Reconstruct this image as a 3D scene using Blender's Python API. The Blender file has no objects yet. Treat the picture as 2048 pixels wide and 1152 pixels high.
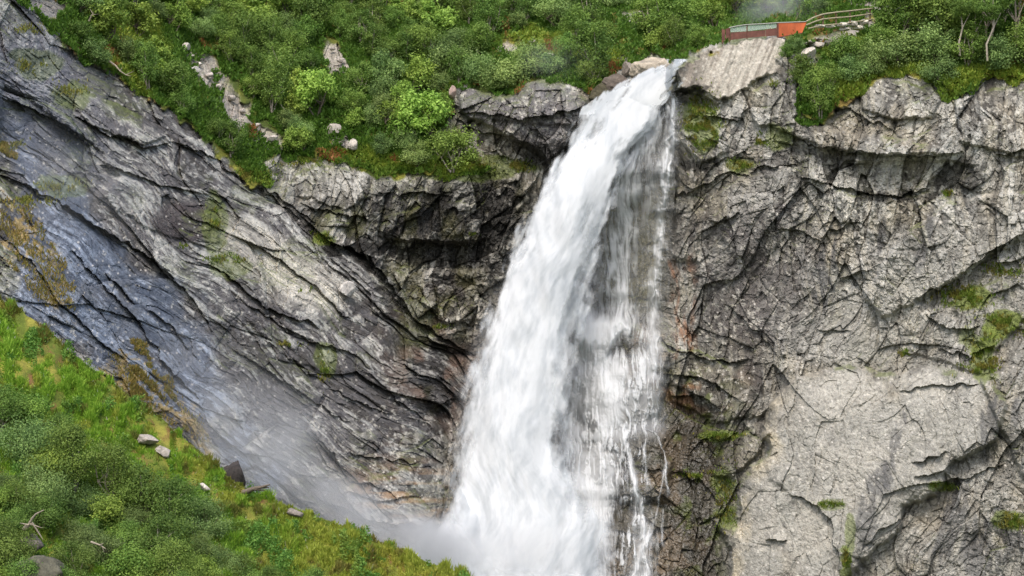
import bpy, math, random
import numpy as np
C = bpy.context.scene.collection
F = 3584.0          # focal length in photo pixels (photo 2048 wide)
f4 = np.float32
rnd = random.Random(7)
RG = np.random.default_rng(11)

# ------------------------------------------------------------ noise helpers
def h2(ix, iy, seed):
    h = (ix.astype(np.int64) * 374761393 + iy.astype(np.int64) * 668265263 + seed * 974634777) & 0xffffffff
    h = ((h ^ (h >> 13)) * 1274126177) & 0xffffffff
    h = ((h ^ (h >> 16)) * 2246822519) & 0xffffffff
    h = h ^ (h >> 15)
    return ((h & 0xffffff) / f4(16777216.0)).astype(f4)
def vnoise(x, y, seed=0):
    xi = np.floor(x); yi = np.floor(y); fx = (x - xi).astype(f4); fy = (y - yi).astype(f4)
    fx = fx * fx * (3 - 2 * fx); fy = fy * fy * (3 - 2 * fy)
    a = h2(xi, yi, seed); b = h2(xi + 1, yi, seed); c = h2(xi, yi + 1, seed); d = h2(xi + 1, yi + 1, seed)
    return (a + (b - a) * fx) * (1 - fy) + (c + (d - c) * fx) * fy
def fbm(x, y, seed=0, oct=4, gain=.5):       # about -1..1
    s = 0; a = 1; t = 0
    for o in range(oct):
        s = s + a * (vnoise(x, y, seed + o * 17) * 2 - 1); t += a; a *= gain
        x, y = x * 1.93 * .8 - y * 1.93 * .6 + 3.7, x * 1.93 * .6 + y * 1.93 * .8 + 1.3
    return s / t * 1.6
def voro(x, y, seed=0, jit=.9):
    xi = np.floor(x); yi = np.floor(y)
    f1 = np.full(x.shape, 9., f4); f2 = f1.copy(); wx = xi.copy(); wy = yi.copy(); dx1 = f1.copy(); dy1 = f1.copy()
    for i in (-1, 0, 1):
        for j in (-1, 0, 1):
            cx = xi + i; cy = yi + j
            px = cx + .5 + (h2(cx, cy, seed) - .5) * jit - x; py = cy + .5 + (h2(cx, cy, seed + 5) - .5) * jit - y
            d = np.sqrt(px * px + py * py).astype(f4)
            nw = d < f1
            f2 = np.where(nw, f1, np.minimum(f2, d)); f1 = np.where(nw, d, f1)
            wx = np.where(nw, cx, wx); wy = np.where(nw, cy, wy)
            dx1 = np.where(nw, px, dx1); dy1 = np.where(nw, py, dy1)
    return f1, f2, h2(wx, wy, seed + 9), (h2(wx, wy, seed + 11) - .5) * dx1 + (h2(wx, wy, seed + 13) - .5) * dy1
def sm(a, b, x):
    t = np.clip((x - a) / (b - a), 0, 1); return t * t * (3 - 2 * t)

# ------------------------------------------------------------ coarse fields in photo-angle space (used to author the relief)
CS = 5.0; CX0, CY0 = -420., -460.
cxs = np.arange(CX0, 2480, CS); cys = np.arange(CY0, 1700, CS)
GX, GY = np.meshgrid(cxs, cys); GX = GX.astype(f4); GY = GY.astype(f4)
def samp(fld, x, y):
    u = np.clip((x - CX0) / CS, 0, fld.shape[1] - 1.001); v = np.clip((y - CY0) / CS, 0, fld.shape[0] - 1.001)
    i = u.astype(np.int32); j = v.astype(np.int32); fu = (u - i).astype(f4); fv = (v - j).astype(f4)
    return (fld[j, i] * (1 - fu) + fld[j, i + 1] * fu) * (1 - fv) + (fld[j + 1, i] * (1 - fu) + fld[j + 1, i + 1] * fu) * fv
def seg_d(x, y, a, b):
    ax, ay = a; bx, by = b; vx, vy = bx - ax, by - ay; L = vx * vx + vy * vy + 1e-6
    t = np.clip(((x - ax) * vx + (y - ay) * vy) / L, 0, 1)
    ex = x - ax - t * vx; ey = y - ay - t * vy
    return np.sqrt(ex * ex + ey * ey), t, (vx * (y - ay) - vy * (x - ax))
def sdf_poly(poly, x=None, y=None):          # positive inside
    x = GX if x is None else x; y = GY if y is None else y
    d = np.full(x.shape, 1e9, f4); ins = np.zeros(x.shape, bool); n = len(poly)
    for k in range(n):
        a, b = poly[k], poly[(k + 1) % n]
        e, _, _ = seg_d(x, y, a, b); d = np.minimum(d, e)
        if a[1] != b[1]:
            c = ((a[1] > y) != (b[1] > y)) & (x < (b[0] - a[0]) * (y - a[1]) / (b[1] - a[1]) + a[0]); ins ^= c
    return np.where(ins, d, -d).astype(f4)
def tps(pts, x, y, lam=1e-4):
    P = np.array(pts, float); n = len(P); X = P[:, :2] / 1000
    def phi(r2): return .5 * r2 * np.log(r2 + 1e-12)
    K = phi(((X[:, None] - X[None]) ** 2).sum(-1)) + np.eye(n) * lam
    A = np.zeros((n + 3, n + 3)); A[:n, :n] = K; A[:n, n] = 1; A[:n, n + 1:] = X; A[n:, :n] = A[:n, n:].T
    w = np.linalg.solve(A, np.r_[P[:, 2], 0, 0, 0])
    gx = x / 1000.; gy = y / 1000.; o = w[n] + w[n + 1] * gx + w[n + 2] * gy
    for k in range(n): o = o + w[k] * phi((gx - X[k, 0]) ** 2 + (gy - X[k, 1]) ** 2)
    return o.astype(f4)

# ------------------------------------------------------------ scene helpers
def link(o, parent=None):
    C.objects.link(o)
    if parent: o.parent = parent
    return o
def tag(o, label=None, cat=None, group=None, kind=None):
    if label: o['label'] = label
    if cat: o['category'] = cat
    if group: o['group'] = group
    if kind: o['kind'] = kind
    return o
def empty(name, loc, rz=0):
    o = bpy.data.objects.new(name, None); o.location = loc; o.rotation_euler = (0, 0, rz); o.empty_display_size = .3
    return link(o)
def np_mesh(name, co, faces, mats, smooth=True, attrs=None):
    """faces: (n,3) or (n,4) int array; attrs: {name: (n,) or (n,3)} per vertex"""
    me = bpy.data.meshes.new(name); k = faces.shape[1]
    me.vertices.add(len(co)); me.vertices.foreach_set('co', np.ascontiguousarray(co, f4).ravel())
    me.loops.add(faces.size); me.loops.foreach_set('vertex_index', np.ascontiguousarray(faces, np.int32).ravel())
    me.polygons.add(len(faces)); me.polygons.foreach_set('loop_start', np.arange(0, faces.size, k, dtype=np.int32))
    me.polygons.foreach_set('loop_total', np.full(len(faces), k, np.int32))
    me.update(calc_edges=True)
    me.polygons.foreach_set('use_smooth', np.full(len(faces), smooth, bool))
    for m in (mats if isinstance(mats, (list, tuple)) else [mats]): me.materials.append(m)
    for an, av in (attrs or {}).items():
        if av.ndim == 1:
            a = me.attributes.new(an, 'FLOAT', 'POINT'); a.data.foreach_set('value', av.astype(f4))
        else:
            a = me.color_attributes.new(an, 'FLOAT_COLOR', 'POINT')
            c = np.ones((len(av), 4), f4); c[:, :3] = av; a.data.foreach_set('color', c.ravel())
    return me
def obj(name, me, parent=None):
    return link(bpy.data.objects.new(name, me), parent)
def lin(r, g, b):                             # sRGB 0..255 -> linear
    return np.array([(c / 255 / 12.92 if c / 255 < .04045 else ((c / 255 + .055) / 1.055) ** 2.4) for c in (r, g, b)], f4)
def at(px, py, d): return ((px - 1024) / F * d, d, (576 - py) / F * d)

# ------------------------------------------------------------ materials
def mat(name):
    m = bpy.data.materials.new(name); m.use_nodes = True; nt = m.node_tree; nt.nodes.clear()
    out = nt.nodes.new('ShaderNodeOutputMaterial'); return m, nt, out
def N(nt, typ, **kw):
    n = nt.nodes.new(typ)
    for k, v in kw.items():
        if k.startswith('i_'): n.inputs[int(k[2:]) if k[2:].isdigit() else k[2:]].default_value = v
        else: setattr(n, k, v)
    return n
def rock_material():
    m, nt, out = mat('weathered_rock'); L = nt.links.new
    tc = N(nt, 'ShaderNodeTexCoord'); at_ = N(nt, 'ShaderNodeAttribute', attribute_name='Col'); wt = N(nt, 'ShaderNodeAttribute', attribute_name='wet')
    n1 = N(nt, 'ShaderNodeTexNoise'); n1.inputs['Scale'].default_value = 3.1; n1.inputs['Detail'].default_value = 9; n1.inputs['Roughness'].default_value = .72
    L(tc.outputs['Object'], n1.inputs['Vector'])
    mr = N(nt, 'ShaderNodeMapRange'); mr.inputs[1].default_value = .3; mr.inputs[2].default_value = .7; mr.inputs[3].default_value = .66; mr.inputs[4].default_value = 1.36
    L(n1.outputs['Fac'], mr.inputs[0])
    n3 = N(nt, 'ShaderNodeTexVoronoi', feature='DISTANCE_TO_EDGE'); n3.inputs['Scale'].default_value = 1.7
    n4 = N(nt, 'ShaderNodeTexNoise'); n4.inputs['Scale'].default_value = 1.2; n4.inputs['Detail'].default_value = 5
    L(tc.outputs['Object'], n4.inputs['Vector'])
    va = N(nt, 'ShaderNodeVectorMath', operation='MULTIPLY_ADD'); L(n4.outputs['Color'], va.inputs[0]); va.inputs[1].default_value = (.8, .8, .8); L(tc.outputs['Object'], va.inputs[2])
    L(va.outputs[0], n3.inputs['Vector'])
    cr = N(nt, 'ShaderNodeMapRange'); cr.inputs[1].default_value = 0; cr.inputs[2].default_value = .03; cr.inputs[3].default_value = .75; cr.inputs[4].default_value = 1
    L(n3.outputs['Distance'], cr.inputs[0])
    n6 = N(nt, 'ShaderNodeTexNoise'); n6.inputs['Scale'].default_value = 9.; n6.inputs['Detail'].default_value = 6; n6.inputs['Roughness'].default_value = .8; L(tc.outputs['Object'], n6.inputs['Vector'])
    m6 = N(nt, 'ShaderNodeMapRange'); m6.inputs[1].default_value = .36; m6.inputs[2].default_value = .64; m6.inputs[3].default_value = .82; m6.inputs[4].default_value = 1.2; L(n6.outputs['Fac'], m6.inputs[0])
    mu0 = N(nt, 'ShaderNodeMath', operation='MULTIPLY'); L(mr.outputs[0], mu0.inputs[0]); L(m6.outputs[0], mu0.inputs[1])
    mul = N(nt, 'ShaderNodeMath', operation='MULTIPLY'); L(mu0.outputs[0], mul.inputs[0]); L(cr.outputs[0], mul.inputs[1])
    vm = N(nt, 'ShaderNodeVectorMath', operation='SCALE'); L(at_.outputs['Color'], vm.inputs[0]); L(mul.outputs[0], vm.inputs['Scale'])
    bs = N(nt, 'ShaderNodeBsdfPrincipled'); L(vm.outputs[0], bs.inputs['Base Color'])
    rr = N(nt, 'ShaderNodeMapRange'); rr.inputs[3].default_value = .86; rr.inputs[4].default_value = .3; L(wt.outputs['Fac'], rr.inputs[0]); L(rr.outputs[0], bs.inputs['Roughness'])
    sr = N(nt, 'ShaderNodeMapRange'); sr.inputs[3].default_value = .2; sr.inputs[4].default_value = .55; L(wt.outputs['Fac'], sr.inputs[0]); L(sr.outputs[0], bs.inputs['Specular IOR Level'])
    add = N(nt, 'ShaderNodeMath', operation='MULTIPLY_ADD'); L(cr.outputs[0], add.inputs[0]); add.inputs[1].default_value = .35; L(n1.outputs['Fac'], add.inputs[2])
    bp = N(nt, 'ShaderNodeBump'); bp.inputs['Strength'].default_value = .9; bp.inputs['Distance'].default_value = .06; L(add.outputs[0], bp.inputs['Height']); L(bp.outputs[0], bs.inputs['Normal'])
    L(bs.outputs[0], out.inputs[0]); return m
def leaf_material(name, c0, c1, vary=.35, attr=None, trans=.3):
    """leaf: colour between c0 and c1 per leaf clump and per plant"""
    m, nt, out = mat(name); L = nt.links.new
    g = N(nt, 'ShaderNodeAttribute', attribute_name='tone')
    oi = N(nt, 'ShaderNodeObjectInfo')
    mx = N(nt, 'ShaderNodeMix', data_type='RGBA'); mx.inputs[6].default_value = (*c0, 1); mx.inputs[7].default_value = (*c1, 1)
    L(g.outputs['Fac'], mx.inputs[0]); col = mx.outputs[2]
    if attr:
        ac = N(nt, 'ShaderNodeAttribute', attribute_name=attr); col = ac.outputs['Color']
    hs = N(nt, 'ShaderNodeHueSaturation'); L(col, hs.inputs['Color'])
    a = N(nt, 'ShaderNodeMapRange'); a.inputs[3].default_value = .488; a.inputs[4].default_value = .515; L(oi.outputs['Random'], a.inputs[0]); L(a.outputs[0], hs.inputs['Hue'])
    f = N(nt, 'ShaderNodeMath', operation='MULTIPLY'); f.inputs[1].default_value = 7.31; L(oi.outputs['Random'], f.inputs[0])
    fr = N(nt, 'ShaderNodeMath', operation='FRACT'); L(f.outputs[0], fr.inputs[0])
    b = N(nt, 'ShaderNodeMapRange'); b.inputs[3].default_value = 1 - vary; b.inputs[4].default_value = 1 + vary; L(fr.outputs[0], b.inputs[0])
    if not attr: L(b.outputs[0], hs.inputs['Value'])
    bs = N(nt, 'ShaderNodeBsdfPrincipled'); bs.inputs['Roughness'].default_value = .62; bs.inputs['Specular IOR Level'].default_value = .25
    L(hs.outputs[0], bs.inputs['Base Color'])
    tr = N(nt, 'ShaderNodeBsdfTranslucent'); L(hs.outputs[0], tr.inputs['Color'])
    ms = N(nt, 'ShaderNodeMixShader'); ms.inputs[0].default_value = trans; L(bs.outputs[0], ms.inputs[1]); L(tr.outputs[0], ms.inputs[2])
    L(ms.outputs[0], out.inputs[0]); return m
def plain(name, col, rough=.8, scale=6., amp=.25, metal=0., bump=.02, stretch=(1, 1, 1)):
    m, nt, out = mat(name); L = nt.links.new
    tc = N(nt, 'ShaderNodeTexCoord'); mp = N(nt, 'ShaderNodeMapping'); mp.inputs['Scale'].default_value = stretch; L(tc.outputs['Object'], mp.inputs[0])
    n = N(nt, 'ShaderNodeTexNoise'); n.inputs['Scale'].default_value = scale; n.inputs['Detail'].default_value = 6; n.inputs['Roughness'].default_value = .65; L(mp.outputs[0], n.inputs['Vector'])
    mr = N(nt, 'ShaderNodeMapRange'); mr.inputs[1].default_value = .3; mr.inputs[2].default_value = .7; mr.inputs[3].default_value = 1 - amp; mr.inputs[4].default_value = 1 + amp; L(n.outputs['Fac'], mr.inputs[0])
    vm = N(nt, 'ShaderNodeVectorMath', operation='SCALE'); vm.inputs[0].default_value = tuple(float(c) for c in col); L(mr.outputs[0], vm.inputs['Scale'])
    bs = N(nt, 'ShaderNodeBsdfPrincipled'); bs.inputs['Roughness'].default_value = rough; bs.inputs['Metallic'].default_value = metal; L(vm.outputs[0], bs.inputs['Base Color'])
    bp = N(nt, 'ShaderNodeBump'); bp.inputs['Strength'].default_value = .6; bp.inputs['Distance'].default_value = bump; L(n.outputs['Fac'], bp.inputs['Height']); L(bp.outputs[0], bs.inputs['Normal'])
    L(bs.outputs[0], out.inputs[0]); return m
ROCK = rock_material()
# ============================================================ THE CLIFF AND THE HILLSIDE ABOVE IT
BASE = [(-400,-100,116),(-400,300,108),(-400,700,98),(-400,1200,92),(-400,1600,90),
 (0,30,128),(0,300,121),(0,600,110),(0,900,104),(0,1200,100),(0,1600,97),
 (300,215,139),(300,500,127),(300,800,118),(300,1100,112),(300,1600,106),
 (560,380,147),(600,600,138),(600,850,130),(600,1100,124),(600,1600,116),
 (760,370,150),(760,560,147),(800,800,140),(800,1050,131),(800,1600,122),
 (930,330,151),(930,550,150.5),(930,800,147),(930,1050,138),(960,1600,128),
 (1080,300,151),(1100,600,151),(1100,850,149),(1100,1000,144),(1100,1152,140),(1100,1600,132),
 (1250,230,150.5),(1260,450,151),(1270,600,150),(1240,760,147.5),(1250,950,144),(1250,1152,139),(1250,1600,131),
 (1370,200,147.5),(1380,450,147),(1380,700,146),(1380,950,142.5),(1380,1152,139),(1400,1600,130),
 (1500,150,145.5),(1520,400,143.5),(1520,700,142),(1500,950,138.5),(1500,1152,136),(1520,1600,127),
 (1700,200,143),(1700,400,141),(1700,700,138.5),(1750,900,134.5),(1750,1152,131),(1750,1600,123),
 (2048,200,140),(2048,400,137),(2048,700,132.5),(2048,900,129),(2048,1152,126),(2048,1600,118),
 (2440,200,132),(2440,700,124),(2440,1200,117),(2440,1600,110),
 # vegetated slope above
 (-400,-450,150),(100,-50,139),(100,-450,165),(300,60,151),(300,-150,163),(300,-450,176),(520,150,157),(520,0,168),(520,-200,180),(520,-450,192),
 (700,250,154),(700,100,164),(700,-50,176),(700,-300,190),(900,100,162),(900,-50,176),(900,-300,194),(1060,130,156),(1060,50,166),(1060,-80,180),(1060,-400,204),
 (1400,160,146.3),(1440,190,146),(1500,140,146.2),(1545,120,146.6),(1450,95,147.5),(1500,85,147),(1560,82,147.2),(1600,80,148),(1200,110,157),(1200,30,169),(1200,-100,184),(1200,-400,206),(1350,95,160),(1350,20,172),(1350,-120,190),(1350,-450,214),
 (1460,60,166),(1480,0,176),(1500,-150,192),(1520,-450,214),
 (1640,40,160),(1640,-60,172),(1640,-400,200),(1760,130,146),(1760,50,153),(1760,-60,164),(1760,-400,192),(1950,130,143),(1950,40,150),(1950,-80,162),(1950,-400,186),
 (2200,100,140),(2200,-50,155),(2200,-400,178),(2440,0,142),(2440,-400,165)]
D0 = tps(BASE, GX, GY, 2e-4)

VEG = [(-420,-460),(2480,-460),(2480,150),(2048,158),(1975,162),(1945,195),(1895,200),(1870,163),(1800,148),(1735,152),(1725,185),(1690,200),(1665,222),(1640,245),(1602,235),(1598,150),
 (1655,118),(1600,100),(1560,105),(1590,75),(1560,64),(1500,60),(1445,78),(1400,100),(1350,124),(1300,116),(1262,128),(1225,150),(1180,190),(1150,168),(1125,156),(1062,160),(1030,188),(990,186),(965,175),(935,172),(910,182),
 (905,235),(872,262),(840,250),(850,290),(880,335),(1000,340),(870,352),(800,352),(700,340),(640,318),(585,318),(560,300),(525,330),(540,372),(490,352),(440,300),(400,262),(350,232),(300,190),(240,160),(180,128),(120,80),(70,30),(30,10),(0,-20),(-420,-60)]
BARE = [[(360,80),(395,90),(435,140),(480,188),(525,240),(572,275),(560,296),(520,285),(480,255),(445,210),(400,160),(372,125)],
 [(655,85),(690,100),(700,140),(665,150),(650,115)],[(1225,22),(1290,20),(1300,34),(1240,38)],[(990,84),(1045,92),(1080,86),(1075,98),(1010,102)],
 [(650,245),(690,255),(720,290),(700,305),(665,280)],[(1590,88),(1745,38),(1760,52),(1620,104)],[(1700,0),(1790,0),(1800,22),(1740,24),(1690,8)],
 [(100,0),(130,10),(110,40),(60,34),(20,10),(30,0)]]
YELLOWG = [[(1040,60),(1140,70),(1230,100),(1260,128),(1190,132),(1130,120),(1080,110),(1000,90)],[(1620,88),(1740,70),(1740,108),(1630,112)],
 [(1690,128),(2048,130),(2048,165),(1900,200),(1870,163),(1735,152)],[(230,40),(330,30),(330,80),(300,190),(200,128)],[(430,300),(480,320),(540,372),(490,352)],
 [(640,318),(700,300),(810,320),(1000,330),(870,352),(700,340)],[(1660,180),(1725,170),(1725,200),(1668,222)],[(840,190),(900,190),(905,235),(850,260)]]  # open patches of yellow green grass and cover
LEDGE = [(908,180),(935,172),(965,180),(1010,192),(1062,162),(1125,157),(1178,200),(1180,250),(1160,300),(1105,330),(1050,300),(1000,268),(930,236)]
PLAT = [(1350,125),(1400,100),(1445,78),(1500,71),(1575,68),(1640,78),(1560,112),(1556,140),(1500,165),(1460,190),(1432,198),(1405,175),(1352,172)]
BUTT = [(1585,762),(1700,728),(1760,745),(1850,735),(1960,748),(2020,800),(2000,880),(1900,930),(1870,990),(1810,1010),(1800,1060),(1740,1110),(1700,1152),(1680,1240),(1430,1240),(1455,1152),(1462,1100),(1428,1040),(1480,1048),(1478,985),(1500,930),(1545,900),(1530,860),(1545,800)]
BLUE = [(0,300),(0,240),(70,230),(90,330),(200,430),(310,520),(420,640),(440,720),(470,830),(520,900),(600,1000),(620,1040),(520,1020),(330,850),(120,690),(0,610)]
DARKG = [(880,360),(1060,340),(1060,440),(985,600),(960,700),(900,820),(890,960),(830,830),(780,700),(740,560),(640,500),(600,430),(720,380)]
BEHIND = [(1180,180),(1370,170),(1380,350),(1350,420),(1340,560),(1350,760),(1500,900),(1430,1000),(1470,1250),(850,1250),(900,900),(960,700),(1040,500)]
RUST = [(1342,520),(1392,505),(1398,560),(1385,700),(1350,720),(1340,620)]
PALESLAB = [(430,410),(500,430),(640,520),(690,560),(720,600),(640,640),(540,590),(450,520),(400,440)]
WEDGE = [(1420,945),(1450,890),(1530,838),(1545,866),(1500,925),(1470,950)]
LSLAB = [(-460,-500),(380,-500),(400,250),(500,335),(600,430),(680,490),(740,520),(780,562),(822,630),(880,670),(950,712),(935,800),(860,960),(800,1300),(700,1750),(-460,1750)]
BROWNG = [[(0,390),(60,410),(90,470),(150,560),(150,640),(90,610),(40,560),(0,520)],[(190,720),(250,700),(330,760),(420,860),(440,930),(330,860),(250,800)],[(0,270),(40,300),(0,320)],[(260,680),(300,700),(350,790),(320,800)]]
SDF = {k: sdf_poly(v) for k, v in dict(veg=VEG, ledge=LEDGE, plat=PLAT, butt=BUTT, blue=BLUE, darkg=DARKG, behind=BEHIND, rust=RUST, pale=PALESLAB, wedge=WEDGE, slab=LSLAB).items()}
def union(ps):
    s = sdf_poly(ps[0])
    for p in ps[1:]: s = np.maximum(s, sdf_poly(p))
    return s
SDF['bare'] = union(BARE); SDF['yellowg'] = union(YELLOWG); SDF['browng'] = union(BROWNG)

# polygons that stand proud (+) of or sink (-) into the face:  (polygon, metres, edge softness px, texture follows)
BLOCKS = [(LEDGE, 2.6, 10), (PLAT, .8, 8), (BUTT, 1.9, 10), (WEDGE, 1.1, 6),
 ([(1728,160),(1760,156),(1860,170),(1880,205),(1860,240),(1800,235),(1720,215)], .8, 6),
 ([(1500,180),(1590,145),(1600,200),(1590,245),(1520,250),(1500,220)], 1.0, 6),
 ([(1545,250),(1600,235),(1650,250),(1820,280),(1900,305),(1780,308),(1640,292)], .9, 5),
 ([(1900,200),(2048,165),(2140,170),(2140,330),(1990,300),(1920,290)], .9, 8),
 ([(1900,318),(1950,330),(1900,400),(1860,380),(1800,400),(1760,390),(1700,392),(1640,362),(1700,318)], -1.0, 8),
 ([(1445,345),(1560,345),(1570,470),(1500,560),(1440,480)], .5, 10),
 ([(1720,600),(1800,470),(1900,400),(2000,380),(2140,370),(2140,430),(1990,500),(1900,560),(1830,600),(1760,640)], 1.0, 8),
 ([(1900,600),(2000,560),(2048,640),(1990,700),(1930,680)], .7, 8), ([(1960,760),(2048,700),(2140,800),(2048,960),(2010,860)], 1.0, 8),
 ([(1820,600),(1920,640),(1960,740),(1860,720),(1810,700)], .5, 8),
 ([(1150,650),(1200,640),(1250,638),(1310,665),(1345,700),(1330,760),(1300,850),(1200,860),(1140,800)], 1.9, 14),
 ([(1110,905),(1145,870),(1200,850),(1260,855),(1320,862),(1345,920),(1330,1000),(1250,1010),(1120,1000)], 1.3, 12),
 ([(1215,1000),(1330,1010),(1345,1152),(1340,1260),(1190,1260)], .7, 12),
 ([(1352,330),(1390,340),(1400,520),(1345,520)], .8, 6),
 ([(1340,700),(1400,700),(1520,770),(1530,830),(1440,840),(1340,800)], .9, 6),
 ([(1380,205),(1440,200),(1460,300),(1400,330),(1370,290)], .8, 8),
 ([(0,170),(60,200),(140,260),(200,300),(240,360),(190,400),(120,360),(60,340),(0,300)], -1.7, 14),
 ([(150,170),(210,200),(290,235),(330,270),(290,290),(200,262),(150,225)], .9, 6),
 ([(190,345),(330,380),(430,420),(440,490),(330,470),(220,420)], .6, 8),
 ([(590,350),(640,330),(735,350),(745,395),(690,420),(600,400)], .8, 6), ([(745,350),(850,355),(850,420),(770,470),(740,420)], .8, 6),
 ([(790,430),(860,410),(930,400),(940,470),(860,480),(800,480)], .5, 6), ([(850,545),(985,540),(985,640),(900,650),(850,610)], .9, 8),
 ([(760,470),(900,485),(985,480),(985,540),(850,540),(790,560)], -1.1, 8),
 ([(950,365),(1040,350),(1060,400),(1000,470),(960,430)], .5, 6),
 ([(940,240),(1180,255),(1170,310),(1100,345),(1000,340),(900,300)], -.6, 8),
 ([(820,820),(900,810),(900,960),(860,930)], -.8, 12), ([(700,960),(830,930),(890,960),(880,1050),(800,1052),(690,1040)], .7, 10),
 ([(1350,178),(1400,180),(1440,215),(1400,225),(1352,200)], -1.6, 6), ([(1340,760),(1420,800),(1430,850),(1340,880),(1310,830)], -1.0, 10),
 ([(480,620),(560,650),(650,740),(560,720)], .5, 6), ([(1520,900),(1560,800),(1575,830),(1590,1000),(1540,960)], .5, 10)]
for p, amp, soft in BLOCKS: pass
SBL = [(sdf_poly(p), amp, soft) for p, amp, soft in BLOCKS]
# ledges: polyline, metres the rock above stands out, px over which it fades above / below
LEDGES = [([(915,222),(1000,230),(1060,236),(1130,225),(1178,208)], 1.0, 34, 26), ([(905,238),(960,262),(1030,270),(1080,300),(1110,340)], .9, 40, 30),
 ([(1560,255),(1620,290),(1700,303),(1780,307),(1850,312),(1925,305)], 1.3, 40, 45), ([(1600,350),(1660,372),(1740,386),(1800,392),(1850,372),(1890,340)], .8, 30, 40),
 ([(1735,545),(1772,515),(1795,478),(1835,455),(1870,440)], -.9, 26, 40), ([(1825,602),(1900,563),(1950,525),(2000,492),(2060,455)], 1.2, 70, 40),
 ([(1420,447),(1478,427)], .8, 10, 12), ([(1450,608),(1488,640),(1525,672),(1556,716)], .5, 14, 20), ([(1410,230),(1470,240),(1500,215)], .7, 20, 24),
 ([(1350,395),(1400,372),(1450,345),(1500,352)], .6, 22, 20), ([(1630,662),(1700,662)], .35, 16, 16), ([(1500,345),(1530,330),(1600,330)], .5, 16, 16),
 ([(1560,455),(1620,470),(1650,490)], .5, 20, 20), ([(1640,480),(1660,460),(1725,442)], .7, 22, 24), ([(1680,560),(1720,545),(1745,540)], .6, 20, 24),
 ([(1850,630),(1900,660),(1960,652)], .7, 26, 26), ([(1880,700),(1940,712),(1990,690)], .6, 20, 22), ([(1800,780),(1880,770),(1960,766)], .5, 18, 40),
 ([(1820,925),(1880,912),(1890,898)], .8, 30, 24), ([(1830,955),(1880,945),(1940,905),(1990,880)], .6, 24, 26), ([(1580,990),(1640,1010),(1665,1060),(1680,1152)], .7, 14, 30),
 ([(1530,1078),(1570,1082)], .6, 12, 12), ([(1730,1090),(1760,1060),(1800,1040)], .8, 24, 20), ([(1900,960),(1950,950),(2010,930)], .5, 16, 18),
 ([(1990,310),(2048,300),(2120,310)], .9, 30, 30), ([(1735,228),(1790,240),(1840,232)], .5, 16, 12), ([(1640,232),(1700,215),(1725,232),(1790,262)], .6, 14, 14),
 ([(1310,668),(1350,700),(1430,722),(1500,724)], .9, 22, 24), ([(1290,742),(1340,748),(1420,760),(1480,800)], .8, 20, 26), ([(1340,792),(1400,790),(1440,820)], .7, 18, 22),
 ([(1400,880),(1440,880),(1480,865)], .6, 14, 22), ([(1215,1000),(1270,985),(1330,1000)], .6, 16, 22), ([(1110,905),(1150,880),(1200,895)], .4, 10, 20),
 ([(1215,935),(1270,930),(1330,945)], .5, 16, 20), ([(1210,1060),(1290,1070),(1340,1050)], .5, 16, 20), ([(1340,940),(1400,960),(1440,1010)], .5, 16, 20),
 ([(1150,652),(1205,640),(1250,636)], -.4, 10, 16), ([(1135,690),(1200,706),(1290,712)], .5, 16, 18), ([(1130,770),(1200,770),(1300,760)], .4, 14, 20),
 # left slab, dipping to the right
 ([(0,190),(60,215),(130,250),(180,290)], 1.1, 30, 50), ([(150,228),(210,265),(290,292),(335,285)], 1.1, 24, 40), ([(200,330),(260,345),(330,372),(420,392)], .7, 20, 26),
 ([(60,372),(140,415),(205,458),(308,517),(380,590),(425,660)], 1.2, 36, 34), ([(0,345),(60,372),(120,420)], .6, 18, 20), ([(0,470),(60,520),(120,600),(200,680),(260,730)], .6, 18, 20),
 ([(140,500),(200,560),(280,650),(340,740),(400,800)], .7, 26, 22), ([(210,545),(250,580),(270,610)], .8, 12, 18), ([(290,620),(340,650),(380,700)], .6, 14, 16),
 ([(330,280),(400,300),(470,345),(540,390),(600,440)], .7, 18, 22), ([(420,295),(440,330),(500,355),(560,395),(640,450)], .6, 16, 18), ([(400,380),(450,400),(480,440),(440,500),(380,480)], .5, 16, 18),
 ([(470,470),(560,520),(640,580),(700,640)], .8, 26, 20), ([(395,520),(470,560),(530,618),(610,640),(640,660)], .9, 24, 24), ([(500,612),(560,650),(640,690),(700,700),(740,740)], .6, 20, 20),
 ([(560,700),(640,760),(700,800),(790,830)], .5, 16, 18), ([(460,690),(540,745),(580,770),(700,850)], .6, 18, 18), ([(600,430),(660,478),(740,515),(780,562),(822,630),(880,670),(950,712)], 1.5, 40, 26),
 ([(840,600),(880,640),(960,650)], .7, 18, 18), ([(860,820),(900,800),(935,790)], .6, 18, 18), ([(770,470),(820,480),(900,490),(960,482)], .8, 22, 22), ([(800,395),(830,380),(900,392)], .6, 16, 18),
 ([(835,545),(880,532),(950,540),(1000,555)], -.8, 18, 24), ([(600,405),(680,430),(740,432)], .6, 18, 16), ([(700,910),(760,918),(840,925)], .5, 12, 16), ([(690,985),(760,1000),(850,990)], .5, 12, 14),
 ([(640,1000),(740,1040),(840,1052),(870,1030)], .8, 18, 22), ([(620,860),(660,900),(700,960),(760,975)], .6, 14, 16), ([(730,740),(800,800),(860,850)], .5, 16, 18)]

def axis(lo, hi, flo, fhi, fine, coarse):
    return np.r_[np.arange(lo, flo, coarse), np.arange(flo, fhi, fine), np.arange(fhi, hi + coarse, coarse)]
STEP = globals().get('STEP_OVERRIDE', 1.55)
ax = axis(-400, 2440, -110, 2150, STEP, 6.); ay = axis(-440, 1600, -60, 1200, STEP, 6.)
X, Y = np.meshgrid(ax, ay); X = X.astype(f4); Y = Y.astype(f4)

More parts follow.
